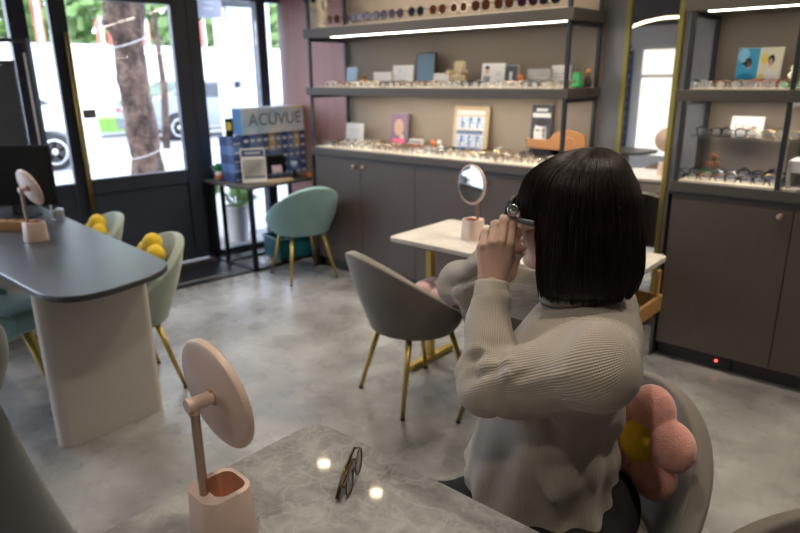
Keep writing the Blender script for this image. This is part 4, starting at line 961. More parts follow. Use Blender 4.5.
# ============================================================ THE STREET OUTSIDE
asph = mat('pale_asphalt', (.30, .31, .32), .7, noise=(1.2, (.26, .27, .28), .3, .7)); pave = mat('pale_paving', (.20, .20, .20), .7)
b = MB(); b.bb((-60, -35, -.12), (-4.75, 50, -.05), asph); struct(b.build('road'))
b = MB(); b.prism([(-5.25, -3), (-4.72, 3), (-4.40, 4.2), (-4.4, 9), (-9.9, 9), (-9.9, -12), (-5.3, -12)], -.05, -.01, pave); struct(b.build('sidewalk'))
b = MB(); b.bb((-21, -30, -.05), (-17.2, 50, .04), pave); struct(b.build('far_sidewalk'))
b = MB(); b.bb((-12.7, -30, -.049), (-12.5, 50, -.045), wh); struct(b.build('road_line'))
grass = mat('grass_green', (.16, .34, .06), .9, noise=(9, (.30, .50, .12), .3, .7)); b = MB(); b.bb((-20.4, 4, .04), (-18.0, 9.6, .42), grass); o = b.build('grass_strip'); o['kind'] = 'stuff'; tag(o, 'strip of bright green planting along the far side of the street', 'grass')
hoard = mat('white_hoarding', (.80, .80, .80), .7); redm = mat('red_banner_cloth', (.60, .16, .12), .6)
b = MB(); b.bb((-22.3, -30, 0), (-22.0, 50, 2.55), hoard); o = tag(b.build('white_wall'), 'long white boundary wall on the far side of the street', 'wall')
b = MB(); b.bb((-22.0, -30, 1.05), (-21.96, 50, 1.09), gr); b.build('groove', o)
for i, (px, y0, y1, wpx) in enumerate(((42, 0, 46, 6), (102, 20, 44, 6), (113, 24, 46, 5), (147, 22, 46, 7), (194, 24, 48, 5), (204, 22, 46, 5), (36, -4, 20, 4))):
    a = onx(px, y1, -21.6); c = onx(px, y0, -21.6); wd = wpx*1.2/30
    b = MB(); b.bb((-.05, -wd/2, 0), (.05, wd/2, c.z-a.z), redm); o = b.build('banner_cloth')
    o.location = (-21.6, a.y, a.z)
    t = thing('street_banner', ['tall red banner seen beyond the narrow sidelight', 'red banner just left of the tree trunk, further left of two', 'red banner touching the left side of the tree trunk', 'red banner just right of the tree trunk', 'red banner left of two in the right shop window', 'red banner right of two in the right shop window', 'short red banner at the top of the narrow sidelight'][i], 'banner', (-21.6, a.y, 0))
    o.parent = t; o.location = (0, 0, a.z)
    b = MB(); b.cyl((.1, 0, 0), (.1, 0, c.z+.1), .04, M['whiteplastic'], seg=8); b.build('pole', t)
def tree(label, x, y, h, r, lm, n=420, trunk=.12, zb=.45, seed=1, tm=None, crown=True):
    rr = random.Random(seed); t = thing('street_tree', label, 'tree', (x, y, -.05))
    b = MB(); b.tube([(0, 0, 0), (.1, .05, h*.3), (-.05, .1, h*.6), (.05, 0, h*.85)], [trunk, trunk*.8, trunk*.6, trunk*.3], tm or M['bark'], 10); b.build('trunk', t, smooth=True)
    b = MB()
    for i in range(n):
        a = rr.uniform(0, 2*PI); q = rr.random()**.5; zz = rr.uniform(-1, 1); rad = r*q*math.sqrt(max(0, 1-zz*zz)); c = Vector((rad*math.cos(a), rad*math.sin(a), h*(zb+1)/2+zz*h*(1-zb)/2)); s = r*(.16 if n < 400 else .095)*rr.uniform(.6, 1.4)
        d = Vector((rr.gauss(0, 1), rr.gauss(0, 1), rr.gauss(0, 1))).normalized(); e = d.orthogonal().normalized(); g = d.cross(e)
        b.add([c+e*s, c+g*s*.7+d*s*.2, c-e*s, c-g*s*.7-d*s*.2], [(0, 1, 2, 3)], lm)
    b.build('crown', t)
M['bark'] = mat('grey_brown_bark', (.034, .018, .013), .9, noise=(9, (.13, .080, .056), .4, .62, 8, (1, 1, .45)), bump=(16, 1.0, .10))
for i, (x, y, h, r, mm, lb_) in enumerate(((-25, 6, 7.5, 3.0, leaf2, 'yellow-green tree behind the white wall, seen through the narrow sidelight'), (-26, 10.5, 8, 3.2, leaf, 'green tree behind the white wall, left of the big trunk'), (-27, 16.5, 8, 3.4, leaf, 'green tree behind the white wall, right of the big trunk'), (-25, 21, 7, 2.8, leaf, 'green tree behind the white wall, seen in the right shop window'), (-25, 1, 8, 3, leaf, 'green tree behind the white wall at the far left window'))):
    tree(lb_, x, y, h, r, mm, seed=i+2, zb=.30, n=1500)
a = onx(161, 100, -13.5); tree('slim crooked tree with a thin trunk right of the big trunk', -13.5, a.y, 4.2, .9, leaf, 160, .09, .72, 12)
# the big trunk in front of the door
t = thing('tree_trunk', 'thick rough street tree trunk just outside the door glass', 'tree', (-8.2, 4.25, -.02))
pts = []; rads = []
for i in range(40):
    z = 3.6*i/39; y0 = -.085-.02*z+.015*math.sin(z*3); pts.append((0, y0, z)); rads.append(.195*(1+.35*math.exp(-z*5))*(1-.03*z)+.008*math.sin(z*9)+(.06*math.exp(-((z-2.35)/.25)**2)))
b = MB(); b.tube(pts, rads, M['bark'], 40); o = b.build('trunk', t, smooth=True)
tx = bpy.data.textures.new('barktex', 'CLOUDS'); tx.noise_scale = .07; dm = o.modifiers.new('d', 'DISPLACE'); dm.texture = tx; dm.strength = .05
b = MB(); b.tube([(0, -.10, 1.90), (0.04, -.28, 2.12), (.05, -.40, 2.20)], [.17, .12, .10], M['bark'], 20); b.build('cut_branch', t, smooth=True)
b = MB()
for z0 in (.55, 1.93):
    i = int(z0/3.6*39); c = Vector(pts[i]); R_ = rads[i]+.025; b.tube([(c.x+R_*math.cos(a_), c.y+R_*math.sin(a_), z0+.07*math.sin(a_)) for a_ in [2*PI*k/28 for k in range(28)]], .004, wh, 5, closed=True)
b.build('white_cord', t, smooth=True)
b = MB(); rr = random.Random(5)
for i in range(500):
    a_ = rr.uniform(0, 2*PI); q = rr.random()**.5*1.7; c = Vector((q*math.cos(a_), q*math.sin(a_)-.2, 3.5+rr.uniform(-.5, 1.2))); s = .12*rr.uniform(.6, 1.5); d = Vector((rr.gauss(0, 1), rr.gauss(0, 1), rr.gauss(0, 1))).normalized(); e = d.orthogonal().normalized(); g = d.cross(e)
    b.add([c+e*s, c+g*s*.6, c-e*s, c-g*s*.6], [(0, 1, 2, 3)], leaf)
b.build('crown', t)
# cars
def car(name, label, x, y, paint, L=4.4, flip=1):
    """long axis along Y, near side towards +X"""
    t = thing(name, label, 'car', (x, y, -.05), 0 if flip > 0 else PI)
    prof = [(-2.2, .32), (-2.18, .62), (-2.05, .80), (-1.55, .92), (-.95, 1.02), (-.35, 1.38), (.25, 1.47), (.95, 1.44), (1.55, 1.12), (2.0, 1.02), (2.16, .86), (2.2, .55), (2.15, .30)]
    body = [(p, q) for p, q in prof]
    lower = []
    for c in (1.35, -1.35):
        lower += [(c+.36*math.cos(a), .32+.36*math.sin(a)) for a in [PI*k/10 for k in range(11)]]
    out = body+[(2.15, .26)]+lower[:11]+lower[11:]+[(-2.15, .26)]
    Rx = Matrix(((0, 0, 1), (1, 0, 0), (0, 1, 0)))
    b = MB(); b.prism(out, -.82, .82, paint, Rx); b.build('car_body', t, bev=.06, seg=3)
    gl = mat('car_window', (.03, .04, .05), .08) if 'car_window' not in bpy.data.materials else bpy.data.materials['car_window']
    for s in (-1, 1):
        b = MB()
        for poly in ([(-.85, 1.03), (-.32, 1.33), (.02, 1.39), (.02, 1.02)], [(.08, 1.02), (.08, 1.39), (.70, 1.38), (.95, 1.05)], [(1.0, 1.06), (.78, 1.37), (1.0, 1.36), (1.42, 1.12)]):
            b.prism(poly, s*.822-.004, s*.822+.004, gl, Rx)
        b.build('side_windows', t)
        b = MB(); b.bb((s*.82-.01, -.06, .62), (s*.82+.012, .10, .65), M['whiteplastic']); b.build('door_handle', t)
        for c in (1.35, -1.35):
            b = MB(); R90 = Matrix.Rotation(PI/2, 3, 'Y'); b.lathe([(.20, -.11), (.30, -.11), (.325, -.08), (.325, .08), (.30, .11), (.20, .11)], M['rubber'], (s*.73, c, .32), 32, R90); wl_ = b.build('wheel', t, smooth=True)
            b = MB(); b.lathe([(.215, .10), (.215, .112), (.19, .112), (.19, .10)], cols['silver'], (s*.73, c, .32), 28, R90 if s > 0 else Matrix.Rotation(-PI/2, 3, 'Y'))
            b.lathe([(.05, .09), (.05, .115), (0, .118)], cols['silver'], (s*.73, c, .32), 16, R90 if s > 0 else Matrix.Rotation(-PI/2, 3, 'Y'))
            b.lathe([(.2, .03), (0, .03)], M['metal'], (s*.73, c, .32), 20, R90 if s > 0 else Matrix.Rotation(-PI/2, 3, 'Y'))
            for k in range(5):
                a_ = 2*PI*k/5+.3; b.box((s*(.73+.10), c+.12*math.cos(a_), .32+.12*math.sin(a_)), (.02, .16, .05), cols['silver'], Matrix.Rotation(a_, 3, 'X'))
            b.build('alloy_rim', wl_)
    for c, m_ in ((-2.14, mat('headlight', (.7, .72, .75), .1) if 'headlight' not in bpy.data.materials else bpy.data.materials['headlight']), (2.12, mat('tail_light', (.35, .02, .02), .2) if 'tail_light' not in bpy.data.materials else bpy.data.materials['tail_light'])):
        for s in (-1, 1):
            b = MB(); b.box((s*.62, c, .74), (.30, .12, .13), m_); b.build('lamp', t, bev=.02)
    return t
car('parked_car', 'white parked car whose wheel shows through the narrow sidelight', -12.6, 3.0, mat('white_car_paint', (.70, .71, .72), .2, coat=1))
car('parked_car', 'silver car on the street right of the tree trunk', -15.75, 9.9, mat('silver_car_paint', (.16, .18, .21), .25, .3, coat=1), flip=-1)
# white pillar with a lever lock, street sign, planters
b = MB(); lp = mat('pale_blue_white_metal', (.66, .70, .76), .45); b.bb((-5.46, 3.58, -.01), (-5.22, 4.05, 2.7), lp); o = struct(b.build('pillar'))
b = MB(); b.bb((-5.22, 3.58, 1.62), (-5.215, 4.05, 1.625), gr); b.bb((-5.22, 3.58, 1.15), (-5.215, 4.05, 1.155), gr); b.bb((-5.22, 3.62, 1.38), (-5.195, 3.65, 1.43), M['metal']); b.bb((-5.195, 3.62, 1.405), (-5.185, 3.75, 1.415), gr); b.build('panel_seams', o)
t = thing('hanging_sign', 'grey and yellow hanging sign box at the top of the right shop window', 'sign', (-5.25, 3.32, 1.98))
b = MB(); b.bb((-.06, -.20, 0), (.06, .19, .50), mat('grey_sign', (.42, .44, .54), .5)); b.build('sign_box', t, bev=.004)
b = MB(); b.bb((.061, -.15, .04), (.063, -.06, .46), mat('yellow_sign', (.80, .62, .10), .5)); b.build('yellow_panel', t)
b = MB(); [b.bb((.061, .0, .06+.05*i), (.063, .10+.02*(i % 2), .075+.05*i), lp) for i in range(7)]; b.build('pale_print', t)
b = MB(); b.bb((-.03, .19, .10), (.03, .55, .18), M['metal']); b.build('bracket', t)
pot_plant('potted_plant', 'pale grey planter with green leaves outside the window, behind the black table legs', (-5.00, 3.36, -.01), .11, .34, mat('pale_cement', (.40, .39, .38), .8), leaf, 22, .22, ls=.08)
pot_plant('potted_plant', 'tall white planter with sprawling leaves outside the window, left of the grey planter', (-5.22, 3.16, -.01), .10, .40, mat('white_cement', (.62, .62, .62), .7), leaf, 34, .30, ls=.09)
# ============================================================ THE WOMAN
PO = np.array([-.50, 1.15, 0.0])
person = thing('person', 'seated woman in a ribbed oatmeal sweater, dark bob, hands raised to her eyes', 'person', tuple(PO))
def nrm(v): v = np.array(v, float); return v/np.linalg.norm(v)
skin = mat('skin', (.64, .43, .34), .5, noise=(14, (.58, .36, .275), .3, .75), spec=.4)
skin.node_tree.nodes['Principled BSDF'].inputs['Subsurface Weight'].default_value = .12
skin.node_tree.nodes['Principled BSDF'].inputs['Subsurface Radius'].default_value = (.012, .005, .003)
# head frame
HF = nrm((-.955, -.29, -.03)); HL = nrm(np.cross((0, 0, 1), HF)); HU = np.cross(HF, HL)
HC = np.array([-.548, 1.12, 1.215])
HR = np.stack([HF, HL, HU], 1).astype(np.float32)     # local = (P-HC)@HR
def hl(P): return (P-HC.astype(np.float32))@HR
def hw_(p): return HC+HR.astype(float)@np.array(p, float)
def head_fn(P):
    q = hl(P)
    d = ell_d(q, (-.008, 0, .012), (.096, .075, .090))
    d = smin(d, ell_d(q, (.030, 0, -.035), (.060, .060, .078)), .03)
    for s in (-1, 1):
        d = smin(d, seg_d(q, (.0, s*.055, -.055), (.062, s*.016, -.102), .016, .014), .025)
        d = smin(d, ell_d(q, (.062, s*.036, -.035), (.022, .020, .022)), .02)          # cheeks
        d = smin(d, seg_d(q, (.082, s*.014, .026), (.074, s*.044, .022), .010, .008), .014)   # brow
    d = smin(d, ell_d(q, (.076, 0, -.104), (.016, .016, .014)), .018)
    for s in (-1, 1): d = smax(d, -ell_d(q, (.097, s*.030, .004), (.014, .017, .011)), .010)
    for s in (-1, 1): d = smin(d, ell_d(q, (.0775, s*.030, .004), (.012, .0135, .0115)), .003)
    d = smin(d, seg_d(q, (.086, 0, .012), (.104, 0, -.026), .0065, .0085), .008)
    for s in (-1, 1): d = smin(d, ell_d(q, (.095, s*.010, -.030), (.009, .006, .006)), .006)
    d = smin(d, ell_d(q, (.088, 0, -.060), (.010, .021, .0065)), .004); d = smin(d, ell_d(q, (.086, 0, -.070), (.010, .018, .0065)), .004)
    d = smax(d, -ell_d(q, (.099, 0, -.0650), (.006, .024, .0016)), .003)
    for s in (-1, 1):
        e = ell_d(q, (-.010, s*.077, -.008), (.017, .008, .030)); e = smax(e, -ell_d(q, (-.006, s*.085, -.004), (.009, .005, .016)), .004); d = smin(d, e, .006)
    # neck in world axes
    d = smin(d, seg_d(P, (-.535, 1.115, 1.13), (-.515, 1.115, .97), .050, .054), .02)
    return d
def arm_pts():
    return dict(Ls=(-.41, .960, .997), Le=(-.590, .905, .912), Lw=(-.637, .985, 1.083), Rs=(-.54, 1.265, .985), Re=(-.888, 1.225, .965), Rw=(-.715, 1.20, 1.105))
J = {k: np.array(v, float) for k, v in arm_pts().items()}
def body_fn(P):
    d = ell_d(P, (-.54, 1.11, .80), (.09, .13, .24)); d = smin(d, ell_d(P, (-.54, 1.11, .58), (.09, .12, .09)), .03)
    d = smin(d, seg_d(P, J['Ls'], J['Rs'], .045, .045), .05)
    d = smin(d, seg_d(P, (-.535, 1.115, 1.05), (-.52, 1.115, .95), .050, .06), .03)
    for s in 'LR':
        d = smin(d, seg_d(P, J[s+'s'], J[s+'e'], .042, .034), .02); d = smin(d, seg_d(P, J[s+'e'], J[s+'w'], .034, .025), .01)
    # thighs, shins, feet under the table
    for hipy, kn, an in ((1.04, (-.64, .70, .53), (-.72, .78, .09)), (1.20, (-.83, .82, .53), (-.90, .74, .09))):
        d = smin(d, seg_d(P, (-.53, hipy, .54), kn, .065, .055), .02); d = smin(d, seg_d(P, kn, an, .052, .036), .01)
    return d
def hand(W, D, N, side, curls, spread=1.0, sc=.92, thumb=None):
    """W wrist, D finger direction, N back-of-hand normal; side=+1 when thumb dir x D = N"""
    D = nrm(D); N = nrm(np.array(N)-D*np.dot(N, D)); X = nrm(np.cross(D, N))*1.0
    if side < 0: X = -X
    B = np.stack([X, D, N], 1)
    segs = []
    def w(p): return np.array(W)+B@(np.array(p)*sc)
    mc = [(.0285, .089, .000), (.0105, .093, .004), (-.008, .089, .003), (-.0260, .080, -.002)]
    Ls = [(.039, .025, .020), (.043, .028, .021), (.039, .026, .021), (.031, .020, .018)]
    rr = [.0097, .0099, .0094, .0085]
    palm = []
    for k in range(4):
        palm.append((w((.30*mc[k][0]*1.6, .004, -.002)), w((mc[k][0], mc[k][1]-.006, mc[k][2]-.006)), .0165*sc, .0125*sc))
        p = np.array(mc[k]); a = 0; yaw = (.06, .14, .19, .22)[k]*spread; r = rr[k]*sc
        pts = [w(p)]
        for j in range(3):
            a += curls[k][j]; d = np.array([math.sin(yaw)*math.cos(a), math.cos(yaw)*math.cos(a), -math.sin(a)]); p = p+d*Ls[k][j]; pts.append(w(p))
        segs.append([(pts[0], pts[1], r*1.10, r), (pts[1], pts[2], r*1.02, r*.92), (pts[2], pts[3], r*.93, r*.80)])
    tp = thumb or [(.022, .018, -.010), (.044, .050, -.020), (.050, .080, -.034), (.044, .103, -.046)]
    tp = [w(p) for p in tp]
    th = [(tp[0], tp[1], .0150*sc, .0125*sc), (tp[1], tp[2], .0118*sc, .0100*sc), (tp[2], tp[3], .0102*sc, .0085*sc)]
    wr = (np.array(W)-D*.075, w((0, .006, -.001)), .0235*sc, .0200*sc)
    def fn(P):
        q = P
        d = seg_d(q, wr[0], wr[1], wr[2], wr[3])
        # flatten the wrist a little
        for s in palm: d = smin(d, seg_d(q, *s), .010)
        f_all = None
        for k, f in enumerate(segs):
            e = None
            for s in f: g = seg_d(q, *s); e = g if e is None else smin(e, g, .0025)
            kn = np.linalg.norm(q-f[0][1].astype(np.float32), axis=-1)-f[0][3]*1.10; e = smin(e, kn, .003)
            f_all = e if f_all is None else np.minimum(f_all, e)
        e = None
        for s in th: g = seg_d(q, *s); e = g if e is None else smin(e, g, .003)
        d = smin(d, e, .008); return smin(d, f_all, .0035)
    allp = np.array([x for f in segs for s in f for x in s[:2]]+tp+[wr[0]])
    lo = allp.min(0)-.03; hi = allp.max(0)+.03
    nails = []
    for k, f in enumerate(segs):
        a_ = f[2][0]; b_ = f[2][1]; dd = nrm(b_-a_); bn = nrm(N*np.dot(dd, D)*1+D*(-np.dot(dd, N))*1.0) if True else N
        nails.append((b_-dd*.004*sc, dd, nrm(np.cross(np.cross(dd, N+D*.8), dd)), f[2][3]))
    return fn, lo, hi, nails
lh = hand(J['Lw'], (.02, .10, 1.0), (.60, -.75, 0), 1, [(.30, 1.05, .50), (.38, 1.15, .55), (.50, 1.20, .6), (.62, 1.25, .6)], spread=1.0, thumb=[(.020, .018, -.012), (.036, .050, -.030), (.036, .078, -.052), (.026, .098, -.066)])
rh = hand(J['Rw'], (.30, -.08, .95), (-.50, .80, 0), -1, [(.30, .85, .45), (.35, 1.0, .50), (.45, 1.1, .55), (.55, 1.2, .6)], spread=.8, thumb=[(.020, .018, -.012), (.036, .050, -.030), (.036, .078, -.052), (.026, .098, -.066)])
hlo = HC-np.array([.15, .13, .25]); hhi = HC+np.array([.15, .13, .14])
body = sdf_obj('body', [(head_fn, hlo, hhi, .0028), (body_fn, (-1.02, .60, .04), (-.28, 1.42, 1.14), .009), (lh[0], lh[1], lh[2], .0016), (rh[0], rh[1], rh[2], .0017)], skin, person)
body.location = -PO
b = MB()
nm_ = mat('fingernail', (.70, .45, .38), .25)
for hn in (lh, rh):
    for (p, dd, nn_, r) in hn[3]:
        sd = np.cross(nn_, dd); b.ball(p+nn_*r*.72, (.0042, .0055, .0018), nm_, 8, 5, frame(Vector(sd), Vector(dd), Vector(nn_)))
o = b.build('fingernails', person, smooth=True); o.location = -PO
# eyes and lips
b = MB(); ew = mat('eye_white', (.75, .73, .70), .15); ir = mat('dark_iris', (.02, .012, .008), .1)
frH = frame(Vector(HF), Vector(HL), Vector(HU))
for s in (-1, 1):
    b.ball(hw_((.0785, s*.030, .003)), (.0128, .0125, .0068), ew, 12, 8, frH); b.ball(hw_((.0895, s*.030, .003)), (.003, .0052, .0052), ir, 10, 6, frH)
o = b.build('eyes', person, smooth=True); o.location = -PO
b = MB(); b.ball(hw_((.0925, 0, -.0605)), (.0050, .016, .0034), mat('lips', (.50, .24, .20), .45), 14, 7, frH); b.ball(hw_((.0905, 0, -.0700)), (.0050, .014, .0036), bpy.data.materials['lips'], 14, 7, frH); o = b.build('lips', person, smooth=True); o.location = -PO

# ---- hair
hm = mat('dark_brown_hair', (.007, .0035, .003), .42, noise=(30, (.020, .009, .006), .4, .7, 3, (6, 6, .4)), spec=.3)
hm.node_tree.nodes['Principled BSDF'].inputs['Anisotropic'].default_value = .5
def hair_base(P):
    q = hl(P)
    dome = ell_d(q, (-.012, 0, .012), (.111, .095, .104))
    dome = smax(dome, -(q[..., 2]+.02), .01)
    z = q[..., 2]; a = .109+.006*np.clip(-z/.14, 0, 1); bq = .096+.008*np.clip(-z/.14, 0, 1)
    cyl = (np.sqrt(((q[..., 0]+.012)/a)**2+(q[..., 1]/bq)**2)-1)*.095
    cyl = smax(cyl, z-.03, .01); cyl = smax(cyl, -(z+.148), .012)
    fr_lim = .030+.30*np.clip(z+.01, 0, 1)      # face opening
    cyl = smax(cyl, q[..., 0]-fr_lim, .012)
    d = smin(dome, cyl, .012)
    face = np.maximum(q[..., 2]-.012, 0)*0
    # clear the face below the fringe
    cut = smax(q[..., 2]-.016, -(q[..., 0]-.045), .01)
    d = smax(d, -cut if False else d*0-1e3*0+d, .0) if False else d
    # hollow for the neck and jaw
    hol = ell_d(q, (.03, 0, -.10), (.085, .060, .10)); return smax(d, -hol, .01)
def hair_strands():
    b = MB(); R_ = random.Random(11)
    N = 2600
    for i in range(N):
        ph = R_.uniform(-PI, PI); layer = R_.uniform(-.0015, .003)
        ap = abs(ph)
        if ap < .55: end = .012+R_.uniform(-.010, .006)      # fringe
        elif ap < .98: end = .004+R_.uniform(-.012, .010)
        elif ap < 1.10: end = -.02-.11*((ap-.98)/.12)+R_.uniform(-.02, .02)
        else: end = -.153+R_.uniform(-.008, .006)
        ax, ay, az = .113+layer, .097+layer, .106+layer
        pts = []; st = R_.uniform(.02, .30)
        th = st
        w1 = R_.gauss(0, .02)
        while True:
            wob = w1*math.sin(th*3+i)
            pp = ph+wob
            cr = np.array([-.03*(1-min(1, th)), 0, 0])
            z = .012+az*math.cos(th)
            if th >= PI/2: break
            pts.append((-.012+cr[0]+ax*math.sin(th)*math.cos(pp), ay*math.sin(th)*math.sin(pp), z)); th += .16
        z = .012; nst = max(1, int(math.ceil((z-end)/.02))) if end < z else 0
        bulge = R_.uniform(.0, 1)
        clump = .006*math.sin(ph*23)+.004*math.sin(ph*51+1)
        for k in range(nst+1):
            if end >= z: break
            zz = z-(z-end)*k/nst; u = (z-zz)/.165
            fl = .010*math.sin(min(u, 1)*PI*.8)-.016*max(0, u-.75)/.25*(.4+bulge*.6)+clump*.35*u
            if ap < 1.10: fl -= .006*u*3
            pp = ph+w1*.5*math.sin(u*4)+.05*math.sin(ph*17)*u
            pts.append((-.012+(ax+fl)*math.cos(pp), (ay+fl)*math.sin(pp), zz))
        if len(pts) < 3: continue
        wp = [hw_(p) for p in pts]; n = len(wp)
        rr = [.0006+.0009*math.sin(PI*min(.999, (k+.6)/n))**.5 for k in range(n)]; rr[-1] = .0003
        b.tube(wp, rr, hm, 3, caps=False)
    return b
hr = sdf_obj('hair', [(hair_base, HC-.16, HC+.15, .0036)], hm, person); hr.location = -PO
sb = hair_strands().build('hair_strands', hr, smooth=True)

# ---- sweater
knit = bpy.data.materials.new('oatmeal_rib_knit'); knit.use_nodes = True
n_, l_ = nodes(knit); pb = n_['Principled BSDF']; pb.inputs['Roughness'].default_value = .85; pb.inputs['Sheen Weight'].default_value = .25
at = n_.new('ShaderNodeAttribute'); at.attribute_name = 'rib'; at2 = n_.new('ShaderNodeAttribute'); at2.attribute_name = 'course'
def mnode(op, a=None, b_=None):
    m = n_.new('ShaderNodeMath'); m.operation = op
    for i, v in enumerate((a, b_)):
        if v is None: continue
        if isinstance(v, (int, float)): m.inputs[i].default_value = v
        else: l_.new(v, m.inputs[i])
    return m.outputs[0]
rib = mnode('SINE', mnode('MULTIPLY', at.outputs['Fac'], 2*PI/.0038)); crs = mnode('SINE', mnode('MULTIPLY', at2.outputs['Fac'], 2*PI/.0040))
hgt = mnode('ADD', mnode('MULTIPLY', rib, .7), mnode('MULTIPLY', crs, .18))
bmp = n_.new('ShaderNodeBump'); bmp.inputs['Strength'].default_value = .5; bmp.inputs['Distance'].default_value = .0011; l_.new(hgt, bmp.inputs['Height']); l_.new(bmp.outputs[0], pb.inputs['Normal'])
mr = n_.new('ShaderNodeMapRange'); mr.inputs['From Min'].default_value = -1; mr.inputs['From Max'].default_value = 1; l_.new(hgt, mr.inputs['Value'])
mx = n_.new('ShaderNodeMix'); mx.data_type = 'RGBA'; mx.inputs[6].default_value = (.345, .30, .255, 1); mx.inputs[7].default_value = (.46, .41, .355, 1); l_.new(mr.outputs[0], mx.inputs[0]); l_.new(mx.outputs[2], pb.inputs['Base Color'])
knit2 = mat('oatmeal_fine_rib', (.43, .385, .335), .85, bump=(300, .3, .001))
TZ = np.array([.48, .56, .64, .76, .88, .96, 1.015, 1.045])
TX = np.array([-.535, -.555, -.575, -.560, -.530, -.520, -.515, -.520]); TY = np.array([1.11, 1.105, 1.10, 1.10, 1.105, 1.11, 1.115, 1.115])
TA = np.array([.150, .160, .160, .142, .130, .118, .088, .058]); TB = np.array([.175, .180, .180, .170, .170, .168, .130, .075])
def torso_d(P):
    z = P[..., 2]; cx = np.interp(z, TZ, TX); cy = np.interp(z, TZ, TY); a = np.interp(z, TZ, TA); bq = np.interp(z, TZ, TB)
    x = P[..., 0]-cx; y = P[..., 1]-cy
    c_, s_ = math.cos(.20), math.sin(.20); xr = x*c_+y*s_; yr = -x*s_+y*c_
    k = np.sqrt((xr/a)**2+(yr/bq)**2)+1e-6
    d = (k-1)*np.minimum(a, bq)*.9
    th = np.arctan2(yr, xr)
    fold = .0045*np.sin(th*5+z*13+1.2*np.sin(z*9))*np.clip((1.0-z)*2.5, 0, 1)+.0055*np.sin(th*13+z*9+np.sin(z*14))*np.clip((.88-z)*3, 0, 1)
    fold += .004*np.sin(z*55+2.2*np.sin(th*2))*np.exp(-((z-.56)/.07)**2)
    fold += .006*np.sin(z*52+1.5*np.sin(th*3+.5))*np.exp(-((z-.74)/.11)**2)*(np.cos(th) > 0)*np.abs(np.cos(th))
    d = d+fold
    hem = .505+.035*np.cos(th)*0-.02*np.cos(th)
    return smax(smax(d, z-1.050, .03), -(z-hem), .012)
def armcoord(P, a, b_):
    a = np.array(a, np.float32); b_ = np.array(b_, np.float32); ab = b_-a; L = float(np.linalg.norm(ab)); u = ab/L
    t = (P-a)@u; return t, L, u
def sleeve_d(P, s, r0, r1, r2, r3):
    S, E_, W_ = J[s+'s'], J[s+'e'], J[s+'w']; end = E_+(W_-E_)*.80
    t, L, u = armcoord(P, S, E_)
    d1 = seg_d(P, S, E_, r0, r1)
    side = np.cross(u, (0, 0, 1.)); q = (P-S.astype(np.float32))@side.astype(np.float32)
    tn = t/L
    d1 = d1+.0085*np.sin(tn*22+q*45)*np.exp(-((tn-.88)/.22)**2)+.0065*np.sin(t*42+q*55+1)*np.exp(-((tn-.15)/.28)**2)+.004*np.sin(t*26-q*48)
    t2, L2, u2 = armcoord(P, E_, end)
    d2 = seg_d(P, E_, end, r2, r3); tn2 = t2/L2; q2 = (P-E_.astype(np.float32))@nrm(np.cross(u2, (0, 1., 0))).astype(np.float32)
    d2 = d2+.0080*np.sin(t2*62+q2*60)*np.exp(-((tn2-.18)/.30)**2)+.0035*np.sin(t2*50-q2*30)
    return smin(d1, d2, .010)
neckc = (-.528, 1.115, 1.06)
def fp_(px, py, y): return np.array(ony(px, py, y))
FOLDS = [(fp_(508, 368, .866), fp_(476, 392, .864), .014, .011), (fp_(506, 360, .870), fp_(470, 368, .872), .011, .009), (fp_(508, 376, .864), fp_(494, 402, .868), .012, .010), (fp_(502, 345, .885), fp_(474, 350, .885), .010, .007),
    (fp_(510, 364, .866), fp_(480, 378, .864), .008, -.010), (fp_(512, 372, .866), fp_(500, 396, .866), .008, -.008), (fp_(510, 374, .864), fp_(560, 348, .868), .012, .007), (fp_(520, 384, .862), fp_(580, 372, .862), .014, .007), (fp_(515, 378, .864), fp_(570, 360, .864), .009, -.006),
    (fp_(612, 322, .90), fp_(590, 350, .885), .012, -.007), (fp_(480, 262, 1.17), fp_(448, 280, 1.19), .012, .010), (fp_(478, 285, 1.17), fp_(450, 292, 1.19), .011, .009), (fp_(480, 274, 1.17), fp_(455, 287, 1.18), .008, -.010),
    (fp_(520, 430, .96), fp_(560, 520, .94), .016, .009), (fp_(500, 420, .98), fp_(490, 500, .98), .014, .008), (fp_(548, 420, .95), fp_(592, 500, .95), .012, -.007), (fp_(600, 425, .98), fp_(612, 500, 1.0), .012, .008)]
def sweater_fn(P):
    d = torso_d(P)
    yo = seg_d(P, J['Ls']+[.01, .0, -.02], J['Rs']+[.01, 0, -.02], .066, .066); d = smin(d, yo, .06)
    d = smin(d, sleeve_d(P, 'L', .068, .057, .055, .040), .030)
    d = smin(d, sleeve_d(P, 'R', .070, .050, .050, .036), .030)
    for a_, b_, w_, h_ in FOLDS: d = d-h_*np.exp(-(seg_d(P, a_, b_, 0, 0)/w_)**2)
    d = smax(d, -ell_d(P, neckc, (.066, .066, .060)), .008)
    return d
def seg_id(V):
    ds = []
    for s in 'LR':
        ds += [seg_d(V, J[s+'s'], J[s+'e'], .07, .05), seg_d(V, J[s+'e'], J[s+'w'], .05, .036)]
    ds.append(torso_d(V)); return np.argmin(np.stack(ds), 0)
def rib_attr(V):
    V = V.astype(np.float32); k = seg_id(V); out = np.zeros(len(V))
    th = np.arctan2(V[:, 1]-1.105, V[:, 0]+.54); out[:] = th*.155
    j = 0
    for s in 'LR':
        for a_, b_ in ((J[s+'s'], J[s+'e']), (J[s+'e'], J[s+'w'])):
            t, L, u = armcoord(V, a_, b_); e1 = nrm(np.cross(u, (.3, 1., .2))); e2 = np.cross(u, e1); q = V-a_.astype(np.float32)
            out = np.where(k == j, np.arctan2(q@e1.astype(np.float32), q@e2.astype(np.float32))*.052, out); j += 1
    return out
